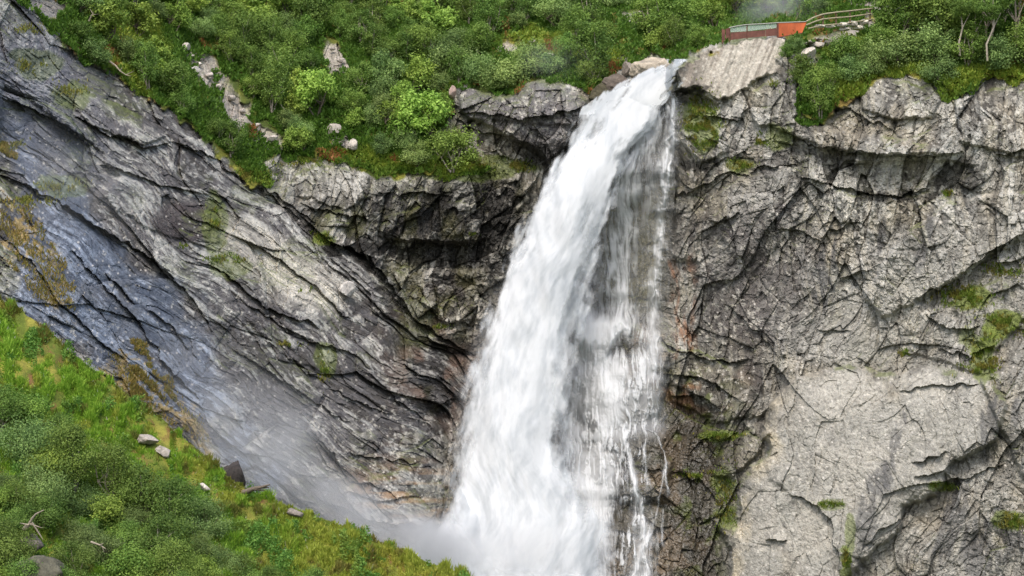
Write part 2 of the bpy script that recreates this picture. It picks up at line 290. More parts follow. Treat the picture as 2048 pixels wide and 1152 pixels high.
def relief(X, Y):
    """relief in metres towards the viewer (fine), and fields used by the colouring"""
    U = X * .04; V = Y * .04
    w1 = fbm(U * .2, V * .2, 1, 2); w2 = fbm(U * .2 + 9, V * .2, 2, 2); w3 = fbm(U * 1.6, V * 1.6, 3, 3); w4 = fbm(U * 1.6 + 5, V * 1.6, 4, 3)
    Uw = U + w1 * .7 + w3 * .03; Vw = V + w2 * .7 + w4 * .03
    Xr = X + w1 * 10 + w3 * 7; Yr = Y + w2 * 10 + w4 * 7          # ragged outlines
    Xl = X + w1 * 5 + w3 * 4; Yl = Y + w2 * 5 + w4 * 4
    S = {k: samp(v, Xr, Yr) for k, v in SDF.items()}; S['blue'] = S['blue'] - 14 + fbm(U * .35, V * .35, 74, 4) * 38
    left = sm(-26, 26, S['slab'])
    # --- orientation: slate bedding on the left, blocky on the right
    th = math.radians(38); ca, sa = math.cos(th), math.sin(th)
    A = ca * Uw + sa * Vw; B = -sa * Uw + ca * Vw
    disp = 0; edge = 0; tint = 0; patch = 0
    for sc, am, st, sd in ((6.5, .95, 2.8, 21), (2.6, .42, 3.4, 22), (1.05, .2, 3.8, 23), (.45, .09, 3.4, 24), (.22, .05, 3., 25)):
        f1, f2, hv, tl = voro(A / (sc * st * .55), B / (sc * .62), sd)
        e = np.clip(1 - (f2 - f1) / .12, 0, 1)
        disp = disp + left * am * ((hv - .5) * 1.0 + tl * 1.9 - .22 * e * e); tint = tint + left * (hv - .5) * am; patch = patch + left * (hv - .5) * (1 if sc < 3 else .5)
        edge = np.maximum(edge, left * e * min(1, am * 2))
    # thin slate layers: saw-tooth steps across the bedding, broken up along it
    brk = sm(-.2, .4, fbm(A * .16, B * .7, 26, 3)); brk2 = sm(-.3, .3, fbm(A * .3, B * 1.4, 27, 3))
    for per, am, bk_ in ((1.3, .16, brk), (.52, .09, brk2), (.23, .04, brk)):
        q = B / per + .5 * fbm(A * .12, B * .2, 28, 2) + vnoise(A * .2, B * .1, 29); disp = disp + left * am * bk_ * ((q - np.floor(q)) - .5)
    r = 1 - left
    th2 = math.radians(14); ca2, sa2 = math.cos(th2), math.sin(th2)
    A2 = ca2 * Uw + sa2 * Vw; B2 = -sa2 * Uw + ca2 * Vw
    blocky = r
    smoothm = 1 - .6 * sm(-5, 25, S['butt']) - .35 * sm(-5, 15, S['plat'])
    for sc, am, sx, sy, sd in ((6.5, .85, .9, 1.5, 31), (2.5, .5, .8, 1.5, 32), (1.1, .26, .85, 1.4, 33), (.5, .13, .9, 1.2, 34), (.24, .08, 1., 1., 35)):
        f1, f2, hv, tl = voro(A2 / (sc * sx), B2 / (sc * sy), sd)
        e = np.clip(1 - (f2 - f1) / .1, 0, 1)
        disp = disp + blocky * smoothm * am * ((hv - .5) * .9 + tl * 2.1 - (.08 if sc > 3 else .25) * e * e); tint = tint + blocky * (hv - .5) * am; patch = patch + blocky * (hv - .5) * (1 if sc < 3 else .4)
        edge = np.maximum(edge, blocky * e * min(1, am * 2))
    disp = disp * (1 + .45 * np.exp(-(((X - 1640) / 130) ** 2 + ((Y - 430) / 120) ** 2))) * (1 + .5 * sm(-20, 30, S['darkg'])) * (1 - .75 * sm(0, 20, S['plat'])) * (1 - .35 * sm(-20, 30, S['blue']))
    disp = disp + fbm(U * .7, V * .7, 41, 3) * .1 + fbm(U * 4, V * 4, 42, 4, .65) * .045
    # blocks and ledges
    for s, amp, soft in SBL:
        q = samp(s, Xl, Yl); disp = disp + amp * sm(-soft * .35, soft * .65, q) * (1 - .35 * np.exp(-np.clip(q, 0, None) / (soft * 2.5)))
    return disp, edge, (tint, patch), S, U, V, Uw, Vw, w1, w2, left
def ledges(X, Y, disp):
    ys = Y[:, 0]; xs = X[0]
    for pl, amp, up, dn in LEDGES:
        P = np.array(pl, float); m = 3.2 * max(up, dn)
        i0, i1 = np.searchsorted(xs, [P[:, 0].min() - m, P[:, 0].max() + m]); j0, j1 = np.searchsorted(ys, [P[:, 1].min() - m, P[:, 1].max() + m])
        if i1 <= i0 or j1 <= j0: continue
        x = X[j0:j1, i0:i1]; y = Y[j0:j1, i0:i1]
        xw = x + fbm(x * .05, y * .05, 61, 3) * 5; yw = y + fbm(x * .05, y * .05, 62, 3) * 5
        best = np.full(x.shape, 1e9, f4); sg = np.zeros(x.shape, f4); tt = np.zeros(x.shape, f4); n = len(P) - 1
        for k in range(n):
            d, t, c = seg_d(xw, yw, P[k], P[k + 1]); b = d < best
            best = np.where(b, d, best); sg = np.where(b, -np.sign(c), sg); tt = np.where(b, (k + t) / n, tt)
        endf = np.clip(np.minimum(tt, 1 - tt) * 6, 0, 1) ** .5 + .0
        aa = abs(amp); s = sg * (1 if amp > 0 else -1)
        aa *= .8; prof = np.where(s > 0, aa * .75 * np.exp(-best / up), -aa * .55 * np.exp(-best / dn))
        disp[j0:j1, i0:i1] += (prof * endf * (.75 + .5 * vnoise(x * .02, y * .02, 63))).astype(f4)
    return disp
disp, EDGE, TP_, S, U, V, Uw, Vw, w1, w2, LEFT = relief(X, Y)
TINT, PATCH = TP_
disp = ledges(X, Y, disp)
veg = np.minimum(S['veg'] + fbm(X * .035, Y * .035, 73, 4) * 12, -S['bare'] - 2)
vegm = sm(-3, 5, veg)
soil = fbm(U * .35, V * .35, 71, 5) * .5 + fbm(U * 2, V * 2, 72, 3) * .12
disp = disp * (1 - vegm) + (soil + .35) * vegm
DEP = samp(D0, X, Y) - disp
gro = fbm((X * .92 + Y * .35) * .07, Y * .006, 75, 4, .55)
plane = 146.9 - (Y - 66) / 130 * 1.9 - np.clip(1400 - X, 0, 60) * .012 - gro * .16 - fbm(U * 2.5, V * 2.5, 76, 4, .65) * .05
pm = sm(-3, 6, S['plat']) * sm(60, 70, Y); DEP = DEP * (1 - pm) + plane * pm
# the vegetated edge of the platform rock stays behind it: depth falls away quickly behind the fence
wx = (X - 1024) / F * DEP; wz = (576 - Y) / F * DEP
# ------------------------------------------------------------ rock colours (albedo)
def mixc(c, col, w): return c + (col - c) * w[..., None]
n_lo = fbm(U * .12, V * .12, 81, 4); n_md = fbm(U * .6, V * .6, 82, 5); n_hi = fbm(U * 3.2, V * 3.2, 83, 4, .65)
strk = fbm(Uw * 1.6 + w1, Vw * .13, 84, 4)                        # vertical run-off stains
th = math.radians(40); bA = math.cos(th) * Uw + math.sin(th) * Vw; bB = -math.sin(th) * Uw + math.cos(th) * Vw
bed = fbm(bA * .22, bB * 2.6, 85, 6, .72)                          # bedding bands
GREY = lin(124, 122, 115); LIGHT = lin(164, 164, 158); DARK = lin(58, 56, 54); PURP = lin(90, 88, 88); TAN = lin(146, 136, 116); SLATE_SKY = lin(98, 107, 121); BLACK = lin(34, 33, 30); OLIVE = lin(74, 72, 40); RUSTC = lin(132, 98, 74); MOSS = lin(92, 104, 40); STRAW = lin(142, 122, 74)
col = np.empty(X.shape + (3,), f4); col[:] = GREY
col = mixc(col, LIGHT, sm(-.25, .7, n_md * .6 + n_lo * .5 + TINT * .9) * .75)
col = mixc(col, TAN, sm(-.1, .6, fbm(U * .3, V * .3, 86, 4)) * .5 * (1 - LEFT))
col = mixc(col, DARK, sm(.05, .75, strk + n_md * .3) * .6 * (1 - LEFT) * (1 - .6 * sm(0, 30, S['butt'])))
lc = np.empty_like(col); lc[:] = PURP
lc = mixc(lc, LIGHT, sm(0, .75, bed * .8 + n_md * .3 + PATCH * .4 + .25 * np.exp(-(((X - 560) / 230) ** 2 + ((Y - 500) / 110) ** 2)) + .2 * sm(250, 100, X) * sm(300, 100, Y)) * .75)
lc = mixc(lc, lin(48, 47, 48), sm(-.1, .6, -bed + n_lo * .5) * .65)
col = mixc(col, lc, LEFT); del lc
col = mixc(col, lin(180, 177, 168), sm(.15, .8, PATCH + n_md * .35) * (.55 - .25 * LEFT) * (1 - .5 * sm(0, 30, S['butt'])))
col = mixc(col, lin(62, 59, 55), sm(.15, .8, -PATCH + n_md * .4) * .65 * (1 - .6 * sm(0, 30, S['butt'])))
sv = fbm(Uw * 2.6, Vw * .3, 78, 4, .6); col = mixc(col, lin(66, 64, 60), sm(.1, .65, sv) * .45 * (1 - LEFT)); col = mixc(col, lin(172, 166, 148), sm(.15, .7, -sv) * .35 * (1 - LEFT))
# darker, finely broken middle of the right wall
wall = np.exp(-(((X - 1500) / 130) ** 2 + ((Y - 560) / 190) ** 2)); col = mixc(col, lin(78, 74, 72), np.clip(wall * (.9 + n_md * .6), 0, 1) * .85)
pr = sm(-60, 60, sdf_poly([(1600,700),(1700,600),(1780,500),(2200,380),(2200,1400),(1430,1400),(1450,1060),(1540,860)], X[::1], Y)) ; col = mixc(col, lin(142, 140, 132), pr * np.clip(.55 + .5 * n_md, 0, 1))
col = mixc(col, lin(146, 144, 136), sm(-4, 12, S['butt']) * np.clip(.6 + .4 * n_md, 0, 1))
col = mixc(col, lin(164, 160, 150), sm(0, 25, S['butt']) * sm(.1, .6, fbm(U * .5, V * .35, 87, 4)) * .5)
e = S['butt']; col = mixc(col, lin(196, 182, 150), sm(0, 6, e) * sm(40, 14, e) * sm(1620, 1540, X) * sm(760, 820, Y) * np.clip(.3 + n_md * .4, 0, 1))
col = mixc(col, lin(190, 185, 172), sm(-16, 26, S['pale']) * np.clip(.6 + .5 * bed, 0, 1))
col = mixc(col, lin(168, 162, 150), sm(-2, 6, S['plat']) * .95)
ps = fbm((X * .92 + Y * .35) * .11, Y * .012, 88, 4, .6); col = mixc(col, lin(112, 104, 94), sm(-2, 8, S['plat']) * sm(-.05, .45, ps) * .6)
col = mixc(col, lin(100, 92, 84), sm(0, 8, S['plat']) * sm(1430, 1385, X + ps * 30) * .7)
col = mixc(col, lin(80, 76, 78), sm(-3, 6, S['ledge']) * .75)
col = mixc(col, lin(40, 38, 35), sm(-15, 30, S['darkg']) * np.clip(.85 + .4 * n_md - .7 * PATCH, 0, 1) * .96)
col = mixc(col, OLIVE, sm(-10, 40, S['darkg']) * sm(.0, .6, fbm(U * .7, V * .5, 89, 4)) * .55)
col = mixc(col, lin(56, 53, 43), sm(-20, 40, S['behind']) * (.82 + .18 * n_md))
col = mixc(col, lin(98, 92, 56), sm(-20, 30, S['behind']) * sm(1180, 1230, X) * sm(1350, 1310, X) * sm(640, 560, Y) * sm(330, 400, Y) * .8)
col = mixc(col, lin(122, 104, 82), sm(-10, 30, S['behind']) * sm(600, 680, Y) * sm(.3, .8, n_md + TINT * .6) * .45)
lowr = np.exp(-(((X - 880) / 90) ** 2 + ((Y - 740) / 110) ** 2)); col = mixc(col, lin(112, 92, 80), lowr * sm(-.2, .5, n_md) * .8)
low2 = np.exp(-(((X - 800) / 110) ** 2 + ((Y - 1000) / 70) ** 2)); col = mixc(col, lin(150, 122, 90), low2 * sm(-.3, .5, fbm(U * .35, V * 2.2, 90, 4)) * .7)
dk = np.exp(-(((X - 1400) / 75) ** 2 + ((Y - 850) / 110) ** 2)) + np.exp(-(((X - 1400) / 50) ** 2 + ((Y - 1060) / 130) ** 2)) * .9
col = mixc(col, lin(46, 42, 32), np.clip(dk, 0, 1) * .8); col = mixc(col, MOSS * .6, np.clip(dk, 0, 1) * sm(.1, .6, fbm(U * 1.2, V * 1.2, 91, 4)) * .8)
col = mixc(col, RUSTC, sm(-8, 14, S['rust']) * sm(-.2, .5, strk + n_md * .5) * .8)
col = mixc(col, lin(140, 98, 66), np.exp(-(((X - 1390) / 70) ** 2 + ((Y - 775) / 35) ** 2)) * sm(-.1, .5, n_md) * .75)
col = mixc(col, SLATE_SKY, sm(-20, 50, S['blue']) * np.clip(.7 + .35 * n_md, 0, 1)); col = mixc(col, lin(62, 68, 80), sm(-10, 30, S['blue']) * sm(-.05, .5, -bed + n_md * .4) * .75); col = mixc(col, lin(140, 150, 166), sm(-10, 30, S['blue']) * sm(.1, .6, bed + PATCH * .5) * .6)  # wet slate colour with the blue of the reflected sky painted in
rcs_shade = np.exp(-(((X - 110 - w1 * 20) / 110) ** 2 + ((Y - 270 - (X - 110) * .45) / 55) ** 2)); col = mixc(col, lin(52, 58, 70), np.clip(rcs_shade * 1.3, 0, 1) * .85)  # shadow of the upper left recess painted into the rock colour
col = mixc(col, lin(120, 122, 132), np.exp(-(((X - 60) / 130) ** 2 + ((Y - 150) / 110) ** 2)) * .6)
blk = np.exp(-(((X - 375) / 75) ** 2 + ((Y - 445) / 45) ** 2)); col = mixc(col, lin(70, 64, 64), sm(.25, .6, blk) * .85)
for (sx_, sy_, ra, rb) in ((1745, 1010, 26, 90), (1790, 900, 20, 100), (1980, 1090, 60, 70), (1900, 1050, 24, 90), (1850, 480, 14, 60), (1765, 470, 9, 50), (2000, 830, 40, 80), (1650, 560, 30, 90)):
    q = np.exp(-(((X - sx_ + (Y - sy_) * .25) / ra) ** 2 + ((Y - sy_) / rb) ** 2)); col = mixc(col, lin(84, 84, 84), sm(.3, .7, q * (1 + .8 * sv + n_md * .5)) * .65)
# quartz specks, lichen, grass-brown seams
f1, f2, hv, tl = voro(U * 2.1, V * 2.1, 95); col = mixc(col, lin(205, 200, 192), sm(.22, .08, f1) * (hv > .9) * .6 * (1 - .8 * sm(-15, 20, np.maximum(S['darkg'], S['behind']))))
col = mixc(col, lin(196, 192, 180), sm(.45, .8, n_hi + n_lo * .3) * .45 * (1 - .7 * sm(-15, 20, np.maximum(S['darkg'], S['behind'])))); col = mixc(col, DARK, sm(.4, .8, -n_hi) * .4 * (1 - vegm))
bg = sm(-8, 14, S['browng'] + bed * 26 - 6); col = mixc(col, STRAW, bg * sm(-.4, .3, n_hi + n_md) * .85)
gy_, gx_ = np.gradient(DEP); flat = sm(.05, .35, -np.gradient(DEP, ay, axis=0) / (DEP / F) * .09 + .02)   # facing up
mossy = sm(.1, .5, fbm(U * .45, V * .45, 97, 4) + .25 * sm(500, 250, Y)) * flat * (1 - .8 * sm(0, 20, S['butt'])) * (1 - sm(0, 20, S['blue']))
col = mixc(col, MOSS * .9, mossy * .55)
for (mx_, my_, ra, rb, wgt) in ((1400,245,34,60,.9),(1930,600,50,26,1),(2010,650,60,26,1),(1970,720,30,50,.9),(1450,1010,30,70,.8),(1960,680,40,30,.7),(1480,330,30,16,.7),(1560,270,30,30,.7),(430,440,24,60,.6),(460,530,40,26,.6),(650,475,26,14,1),(1880,975,30,12,.9),(2030,1040,40,20,.8),(1690,1130,14,40,.9),(860,290,60,50,.6),(940,335,110,24,.8),(630,250,30,20,.7),(650,720,20,40,.6),(1000,160,60,20,.3),(60,130,60,30,.5),(140,190,40,30,.6),(120,370,60,24,.5),(1660,1010,36,10,.6),(1440,872,40,10,.9),(1700,1075,10,50,.7),(1870,90,20,10,.2)):
    q = np.exp(-(((X - mx_) / ra) ** 2 + ((Y - my_) / rb) ** 2)); col = mixc(col, MOSS, sm(.28, .5, q * (1 + n_md * .9 + n_hi * .3)) * wgt * .85)
rec_shade = np.zeros_like(X)  # shade in recesses and under ledges, painted into the rock colour
for (rx0, ry0, ra, rb) in ((1010, 470, 40, 110), (880, 505, 130, 26), (1090, 300, 70, 30), (900, 690, 70, 22), (720, 500, 70, 16), (870, 410, 26, 34), (1400, 330, 40, 12), (1395, 180, 34, 12), (1920, 350, 50, 40), (1790, 392, 90, 12)): rec_shade = np.maximum(rec_shade, np.exp(-(((X - rx0) / ra) ** 2 + ((Y - ry0) / rb) ** 2)))
col = mixc(col, lin(30, 28, 24), sm(.25, .6, rec_shade * (1 + n_md * .7 - PATCH * .5)) * .75)
# soil and moss under the shrubs
sc_ = np.empty_like(col); sc_[:] = lin(70, 82, 36); sc_ = mixc(sc_, lin(120, 118, 50), sm(-.2, .6, n_md + .7 * sm(-10, 20, S['yellowg']))); sc_ = mixc(sc_, lin(120, 92, 58), sm(.3, .7, fbm(U * .5, V * .5, 98, 4)) * .6)
col = mixc(col, sc_, vegm); del sc_
col = mixc(col, lin(150, 142, 134), sm(-4, 8, S['bare'] + n_md * 10) * sm(0, 20, S['veg'] + 10) * np.clip(.65 + .4 * n_hi, 0, 1))
wet = np.clip(sm(-30, 40, S['behind']) * .85 + sm(-20, 30, S['blue']) * .55 + sm(-10, 20, S['ledge']) * .6 + sm(-20, 30, S['darkg']) * .35, 0, 1) * (1 - vegm)
col = np.clip(col, .012, .8)

co = np.stack([wx, DEP, wz], -1).reshape(-1, 3).astype(f4)
ny, nx = X.shape
idx = np.arange(ny * nx, dtype=np.int32).reshape(ny, nx)
quads = np.stack([idx[:-1, :-1], idx[1:, :-1], idx[1:, 1:], idx[:-1, 1:]], -1).reshape(-1, 4)
vq = (veg[:-1, :-1] > 0).ravel(); lq = (LEFT[:-1, :-1] > .5).ravel()
def sub_sheet(name, sel):
    q = quads[sel]; used, inv = np.unique(q, return_inverse=True)
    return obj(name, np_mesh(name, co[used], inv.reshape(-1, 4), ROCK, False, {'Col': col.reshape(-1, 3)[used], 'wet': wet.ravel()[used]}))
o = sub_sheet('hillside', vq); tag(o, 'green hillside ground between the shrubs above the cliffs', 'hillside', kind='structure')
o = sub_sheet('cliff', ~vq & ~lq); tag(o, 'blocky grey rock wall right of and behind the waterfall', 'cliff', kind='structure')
o = sub_sheet('rock_slope', ~vq & lq); tag(o, 'dark slabby rock slope left of the waterfall, blue grey where wet with painted sky reflection', 'rock slope', kind='structure')

# surface lookups for placing things
DW = globals().get('DEP')
def depth_at(px, py):
    i = min(max(int(np.searchsorted(ax, px)), 1), nx - 2); j = min(max(int(np.searchsorted(ay, py)), 1), ny - 2)
    return float(DEP[j, i])
def surf(px, py): return at(px, py, depth_at(px, py))
SB = D0.copy()
for s, amp, soft in SBL: SB = SB - amp * sm(-soft * .35, soft * .65, s) * .8        # smooth version for the water
# ============================================================ NEAR SLOPE (lower left) AND VALLEY FLOOR
EDGE_PL = [(-330,380),(-120,520),(0,600),(60,640),(130,700),(230,775),(330,850),(400,905),(440,945),(500,985),(570,1012),(650,1042),(720,1067),(780,1095),(850,1125),(920,1152),(1100,1220),(1500,1330)]
FGB = [(-330,380,106),(-120,520,100),(0,600,97),(230,775,94),(400,905,92),(650,1042,90),(920,1152,88),(1500,1330,86),(-330,800,92),(0,850,86.5),(200,1000,84.5),(-330,1200,75),(0,1152,77),(400,1152,81),(650,1152,84.5),(0,1500,66),(700,1500,73),(1300,1600,77),(-330,1600,64)]
ex_, ey_ = np.array(EDGE_PL, float).T
def edge_y(px): return np.interp(px, ex_, ey_)
fx = np.arange(-320, 1460, 4.); ft = np.r_[np.linspace(-1, 0, 9)[:-1], np.arange(0, 700, 4.)]
FX, FT = np.meshgrid(fx, ft)
ed = edge_y(FX) + fbm(FX * .02, FX * 0, 201, 4) * 9 + fbm(FX * .09, FX * 0, 205, 3) * 4
FY = ed + np.maximum(FT, 0)
FD = tps(FGB, FX.ravel(), FY.ravel(), 2e-4).reshape(FX.shape)
FD = FD - (fbm(FX * .012, FY * .012, 202, 5) * .8 + .2) * sm(0, 60, FT)
co_x = (FX - 1024) / F * FD; co_z = (576 - FY) / F * FD; co_y = FD.copy()
bk = np.clip(-FT, 0, 1); co_y = co_y + bk * 7; co_z = co_z - bk ** 1.5 * 11 + np.sin(bk * 3.14) * .0
fgd = FD
def fg_depth(px, py):
    j = int(np.clip((px - fx[0]) / 4, 0, len(fx) - 1)); t = max(py - edge_y(px), 0); i = int(np.clip(8 + t / 4, 8, len(ft) - 1)); return float(fgd[i, j])
def fg_surf(px, py): return at(px, py, fg_depth(px, py))
nyf, nxf = FX.shape; ii = np.arange(nyf * nxf, dtype=np.int32).reshape(nyf, nxf)
fq = np.stack([ii[:-1, :-1], ii[1:, :-1], ii[1:, 1:], ii[:-1, 1:]], -1).reshape(-1, 4)
fn = fbm(FX * .03, FY * .03, 203, 5); fc = np.empty(FX.shape + (3,), f4); fc[:] = lin(84, 96, 34)
fc = mixc(fc, lin(126, 122, 52), sm(-.1, .6, fn)); fc = mixc(fc, lin(110, 84, 50), sm(.35, .8, fbm(FX * .05, FY * .05, 204, 4)))
m = np_mesh('near_slope', np.stack([co_x, co_y, co_z], -1).reshape(-1, 3), fq, ROCK, True, {'Col': fc.reshape(-1, 3), 'wet': np.zeros(FX.size, f4)})
tag(obj('near_slope', m), 'grassy near hillside in the lower left corner', 'hillside', kind='structure')
# valley floor
gm = plain('valley_ground', (.05, .075, .03), .95, .05, .5, bump=.5)
g = np.array([(-3000, -3000, -36), (3000, -3000, -36), (3000, 3000, -36), (-3000, 3000, -36)], f4)
tag(obj('ground', np_mesh('ground', g, np.array([[0, 1, 2, 3]]), gm, False)), 'green valley floor below the cliffs', 'ground', kind='structure')

# ============================================================ GRASS AND LOW GROUND COVER
def blades(px, py, dep, hgt, wid, cols, name, m, up=.85, seed=0, lift=None):
    """one upright leaf-shaped face per point, colours per blade"""
    r = np.random.default_rng(seed); n = len(px)
    base = np.stack([(px - 1024) / F * dep, dep, (576 - py) / F * dep], -1)
    if lift is not None: base[:, 2] += lift
    a = r.uniform(0, 2 * math.pi, n); side = np.stack([np.cos(a), np.sin(a), r.normal(0, .25, n)], -1)
    lean = np.stack([r.normal(0, 1 - up, n), r.normal(-.15, 1 - up, n), np.abs(r.normal(up, .2, n))], -1); lean /= np.linalg.norm(lean, axis=1)[:, None]
    h = (hgt * r.uniform(.55, 1.3, n))[:, None]; w = (wid * r.uniform(.7, 1.3, n))[:, None]
    p0 = base - lean * h * .15; p1 = base + lean * h * .45 + side * w * .5; p2 = base + lean * h; p3 = base + lean * h * .45 - side * w * .5
    v = np.stack([p0, p1, p2, p3], 1).reshape(-1, 3); f = np.arange(n * 4, dtype=np.int32).reshape(-1, 4)
    return obj(name, np_mesh(name, v, f, m, False, {'Col': np.repeat(cols, 4, 0)}))
GRASS = leaf_material('grass_blades', (.1, .2, .05), (.1, .2, .05), attr='Col', trans=.35)
def look_dep(px, py):
    i = np.clip(np.searchsorted(ax, px), 1, nx - 2); j = np.clip(np.searchsorted(ay, py), 1, ny - 2); return DEP[j, i].astype(float), (j, i)
# upper hillside cover
n0 = 230000; px = RG.uniform(-90, 2140, n0 * 3); py = RG.uniform(-80, 380, n0 * 3)
v_ = samp(SDF['veg'], px, py) - 0; b_ = samp(SDF['bare'], px, py); nz = fbm(px * .03, py * .03, 211, 4)
ok = (v_ + nz * 12 > -4) & (b_ + nz * 22 < 3); px = px[ok][:n0]; py = py[ok][:n0]; nz = nz[ok][:n0]
d, _ = look_dep(px, py); yg_ = sm(-14, 14, samp(SDF['yellowg'], px, py) + nz * 18)
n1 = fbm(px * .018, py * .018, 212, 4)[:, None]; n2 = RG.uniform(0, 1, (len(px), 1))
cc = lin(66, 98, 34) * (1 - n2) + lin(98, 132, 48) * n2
cc = cc * (1 - yg_[:, None] * .7) + (lin(112, 140, 46) * (1 - n2) + lin(160, 166, 66) * n2) * yg_[:, None] * .7
red = (sm(.62, .85, fbm(px * .022 + 5, py * .022, 213, 3)) * (RG.uniform(0, 1, len(px)) < .6))[:, None]; cc = cc * (1 - red) + lin(150, 104, 62) * red
mound = np.clip(fbm(px * .045, py * .06, 214, 4), 0, 1) * 1.1 * RG.uniform(.3, 1, len(px))
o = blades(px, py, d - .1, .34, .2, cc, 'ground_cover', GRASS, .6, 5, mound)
tag(o, 'low green and yellowish ground cover between the hillside shrubs', 'ground cover', kind='stuff')
# tufts on ledges of the rock
TUFT = [(1400,245,36,55,2600),(1415,260,24,30,1200),(1930,595,46,20,2200),(2012,650,50,18,2000),(1968,715,26,42,1800),(1950,745,40,14,900),(2010,540,40,16,700),(1450,1000,24,60,900),(1480,330,26,10,500),(650,475,22,9,700),
 (1880,975,26,8,400),(2030,1045,36,14,800),(1695,1120,8,34,500),(1440,874,36,6,700),(1395,950,30,8,500),(800,330,80,14,2600),(950,335,100,12,2200),(1010,333,50,10,900),(860,290,46,36,1800),(510,350,34,16,1400),(610,580,14,6,200),(575,690,24,6,260),(650,740,10,30,300),(600,320,50,14,1400),(1520,285,16,14,350),
 (460,520,50,9,500),(380,492,22,6,220),(430,440,12,34,400),(145,180,34,16,350),(60,60,30,10,300),(60,130,34,16,400),(1808,708,12,6,220),(1895,388,10,5,160),(1660,1010,26,6,260),(60,402,50,10,600),(20,290,30,10,300),(120,375,46,10,400),(1540,175,16,12,300),(880,655,16,5,120),(950,470,10,4,80),(1240,200,10,4,60)]
P = []; Cc = []
for tx, ty, ra, rb, n in TUFT:
    q = RG.normal(0, .55, (n, 2)); x = tx + q[:, 0] * ra; y = ty + q[:, 1] * rb
    k = fbm(x * .07, y * .09, 221, 4) > .0; x = x[k]; y = y[k]; P.append(np.stack([x, y], -1)); u = RG.uniform(0, 1, (len(x), 1))
    br = lin(84, 112, 36) * (1 - u) + lin(134, 140, 58) * u; wv = sm(-.1, .4, fbm(x * .09, y * .09, 223, 3))[:, None]; br = br * (1 - wv * .6) + (lin(120, 96, 52) * (1 - u) + lin(148, 130, 66) * u) * wv * .6
    if tx < 200: br = lin(140, 130, 70) * (1 - u) + lin(120, 128, 56) * u
    Cc.append(br * (.75 + .5 * RG.uniform(0, 1, (len(x), 1))))
for poly in BROWNG:
    s_ = samp(SDF['browng'], *(a_ := RG.uniform((min(p[0] for p in poly), min(p[1] for p in poly)), (max(p[0] for p in poly), max(p[1] for p in poly)), (5200, 2))).T)
    a_ = a_[(s_ + fbm(a_[:, 0] * .05, a_[:, 1] * .05, 222, 4) * 22 > 4) & (fbm((a_[:, 0] * .7 + a_[:, 1] * .72) * .012, (a_[:, 1] * .7 - a_[:, 0] * .72) * .09, 224, 3) > -.05)]; P.append(a_); u = RG.uniform(0, 1, (len(a_), 1)); Cc.append(lin(150, 124, 70) * (1 - u) + lin(122, 120, 62) * u)
P = np.concatenate(P); Cc = np.concatenate(Cc); d, _ = look_dep(P[:, 0], P[:, 1])
o = blades(P[:, 0], P[:, 1], d - .05, .26, .09, Cc, 'ledge_grass', GRASS, .7, 6); tag(o, 'grass and moss tufts growing on the ledges of the cliffs', 'grass', kind='stuff')
# near slope
FSH = sdf_poly([(-420,640),(-60,740),(10,800),(80,855),(140,900),(205,945),(280,995),(340,1045),(395,1090),(470,1140),(560,1180),(620,1210),(690,1240),(760,1300),(-420,1500)])
n0 = 360000; px = RG.uniform(-60, 1000, n0 * 4); py = RG.uniform(540, 1200, n0 * 4); t = py - edge_y(px); ok = (t > 0); px = px[ok][:n0]; py = py[ok][:n0]; t = t[ok][:n0]
j = np.clip((px - fx[0]) / 4, 0, len(fx) - 1).astype(int); i = np.clip(8 + t / 4, 8, len(ft) - 1).astype(int); d = fgd[i, j]
u = RG.uniform(0, 1, (len(px), 1)); nn = fbm(px * .03, py * .03, 231, 5); n3 = fbm(px * .012, py * .012, 232, 3)
gr = lin(106, 146, 38) * (1 - u) + lin(158, 186, 70) * u; ye = lin(150, 148, 56) * (1 - u) + lin(186, 176, 84) * u; brn = lin(122, 100, 52) * (1 - u) + lin(98, 104, 40) * u
wy_ = sm(480, 620, px + nn * 60)[:, None] * .6; we_ = (sm(48, 12, t + nn * 22) * sm(650, 450, px) * (nn > -.3))[:, None] * .8; cc = gr * (1 - wy_) + ye * wy_; cc = cc * (1 - we_) + brn * we_
yl = (sm(.25, .6, nn) * .6)[:, None]; cc = cc * (1 - yl) + ye * yl
wf = RG.uniform(0, 1, len(px)) < .006; cc[wf] = lin(214, 206, 190)
tus = np.clip(fbm(px * .05, py * .07, 233, 4) + .1, 0, 1)
rs = sm(.42, .7, fbm(px * .035 + 3, py * .035, 234, 4)); cc = cc * (1 - rs[:, None] * .7) + (lin(96, 92, 52) * (1 - u) + lin(130, 104, 66) * u) * rs[:, None] * .7
o = blades(px, py, d, .15 + .3 * tus, .06, cc, 'grass', GRASS, .72, 7, tus * .25); tag(o, 'bright green and straw yellow grass on the near slope', 'grass', kind='stuff')

# broad-leaved herbs and dwarf shrubs mixed into the grass
n1_ = 140000; px = RG.uniform(-60, 960, n1_ * 3); py = RG.uniform(560, 1190, n1_ * 3); t = py - edge_y(px); hn = fbm(px * .028, py * .028, 241, 4)
ok = (t > 3) & (hn + fbm(px * .09, py * .09, 242, 3) * .5 > .42 - .45 * sm(50, 130, t)); px = px[ok][:n1_]; py = py[ok][:n1_]; t = t[ok][:n1_]; hn = hn[ok][:n1_]
j = np.clip((px - fx[0]) / 4, 0, len(fx) - 1).astype(int); i = np.clip(8 + t / 4, 8, len(ft) - 1).astype(int); d = fgd[i, j]; u = RG.uniform(0, 1, (len(px), 1))
hl = np.clip(hn, 0, 1) * .9 * RG.uniform(.1, 1, len(px))
cc = lin(78, 118, 44) * (1 - u) + lin(128, 158, 72) * u; ww = sm(-.1, .5, fbm(px * .02, py * .02, 243, 3))[:, None]; cc = cc * (1 - ww * .5) + (lin(120, 136, 50) * (1 - u) + lin(158, 160, 74) * u) * ww * .5
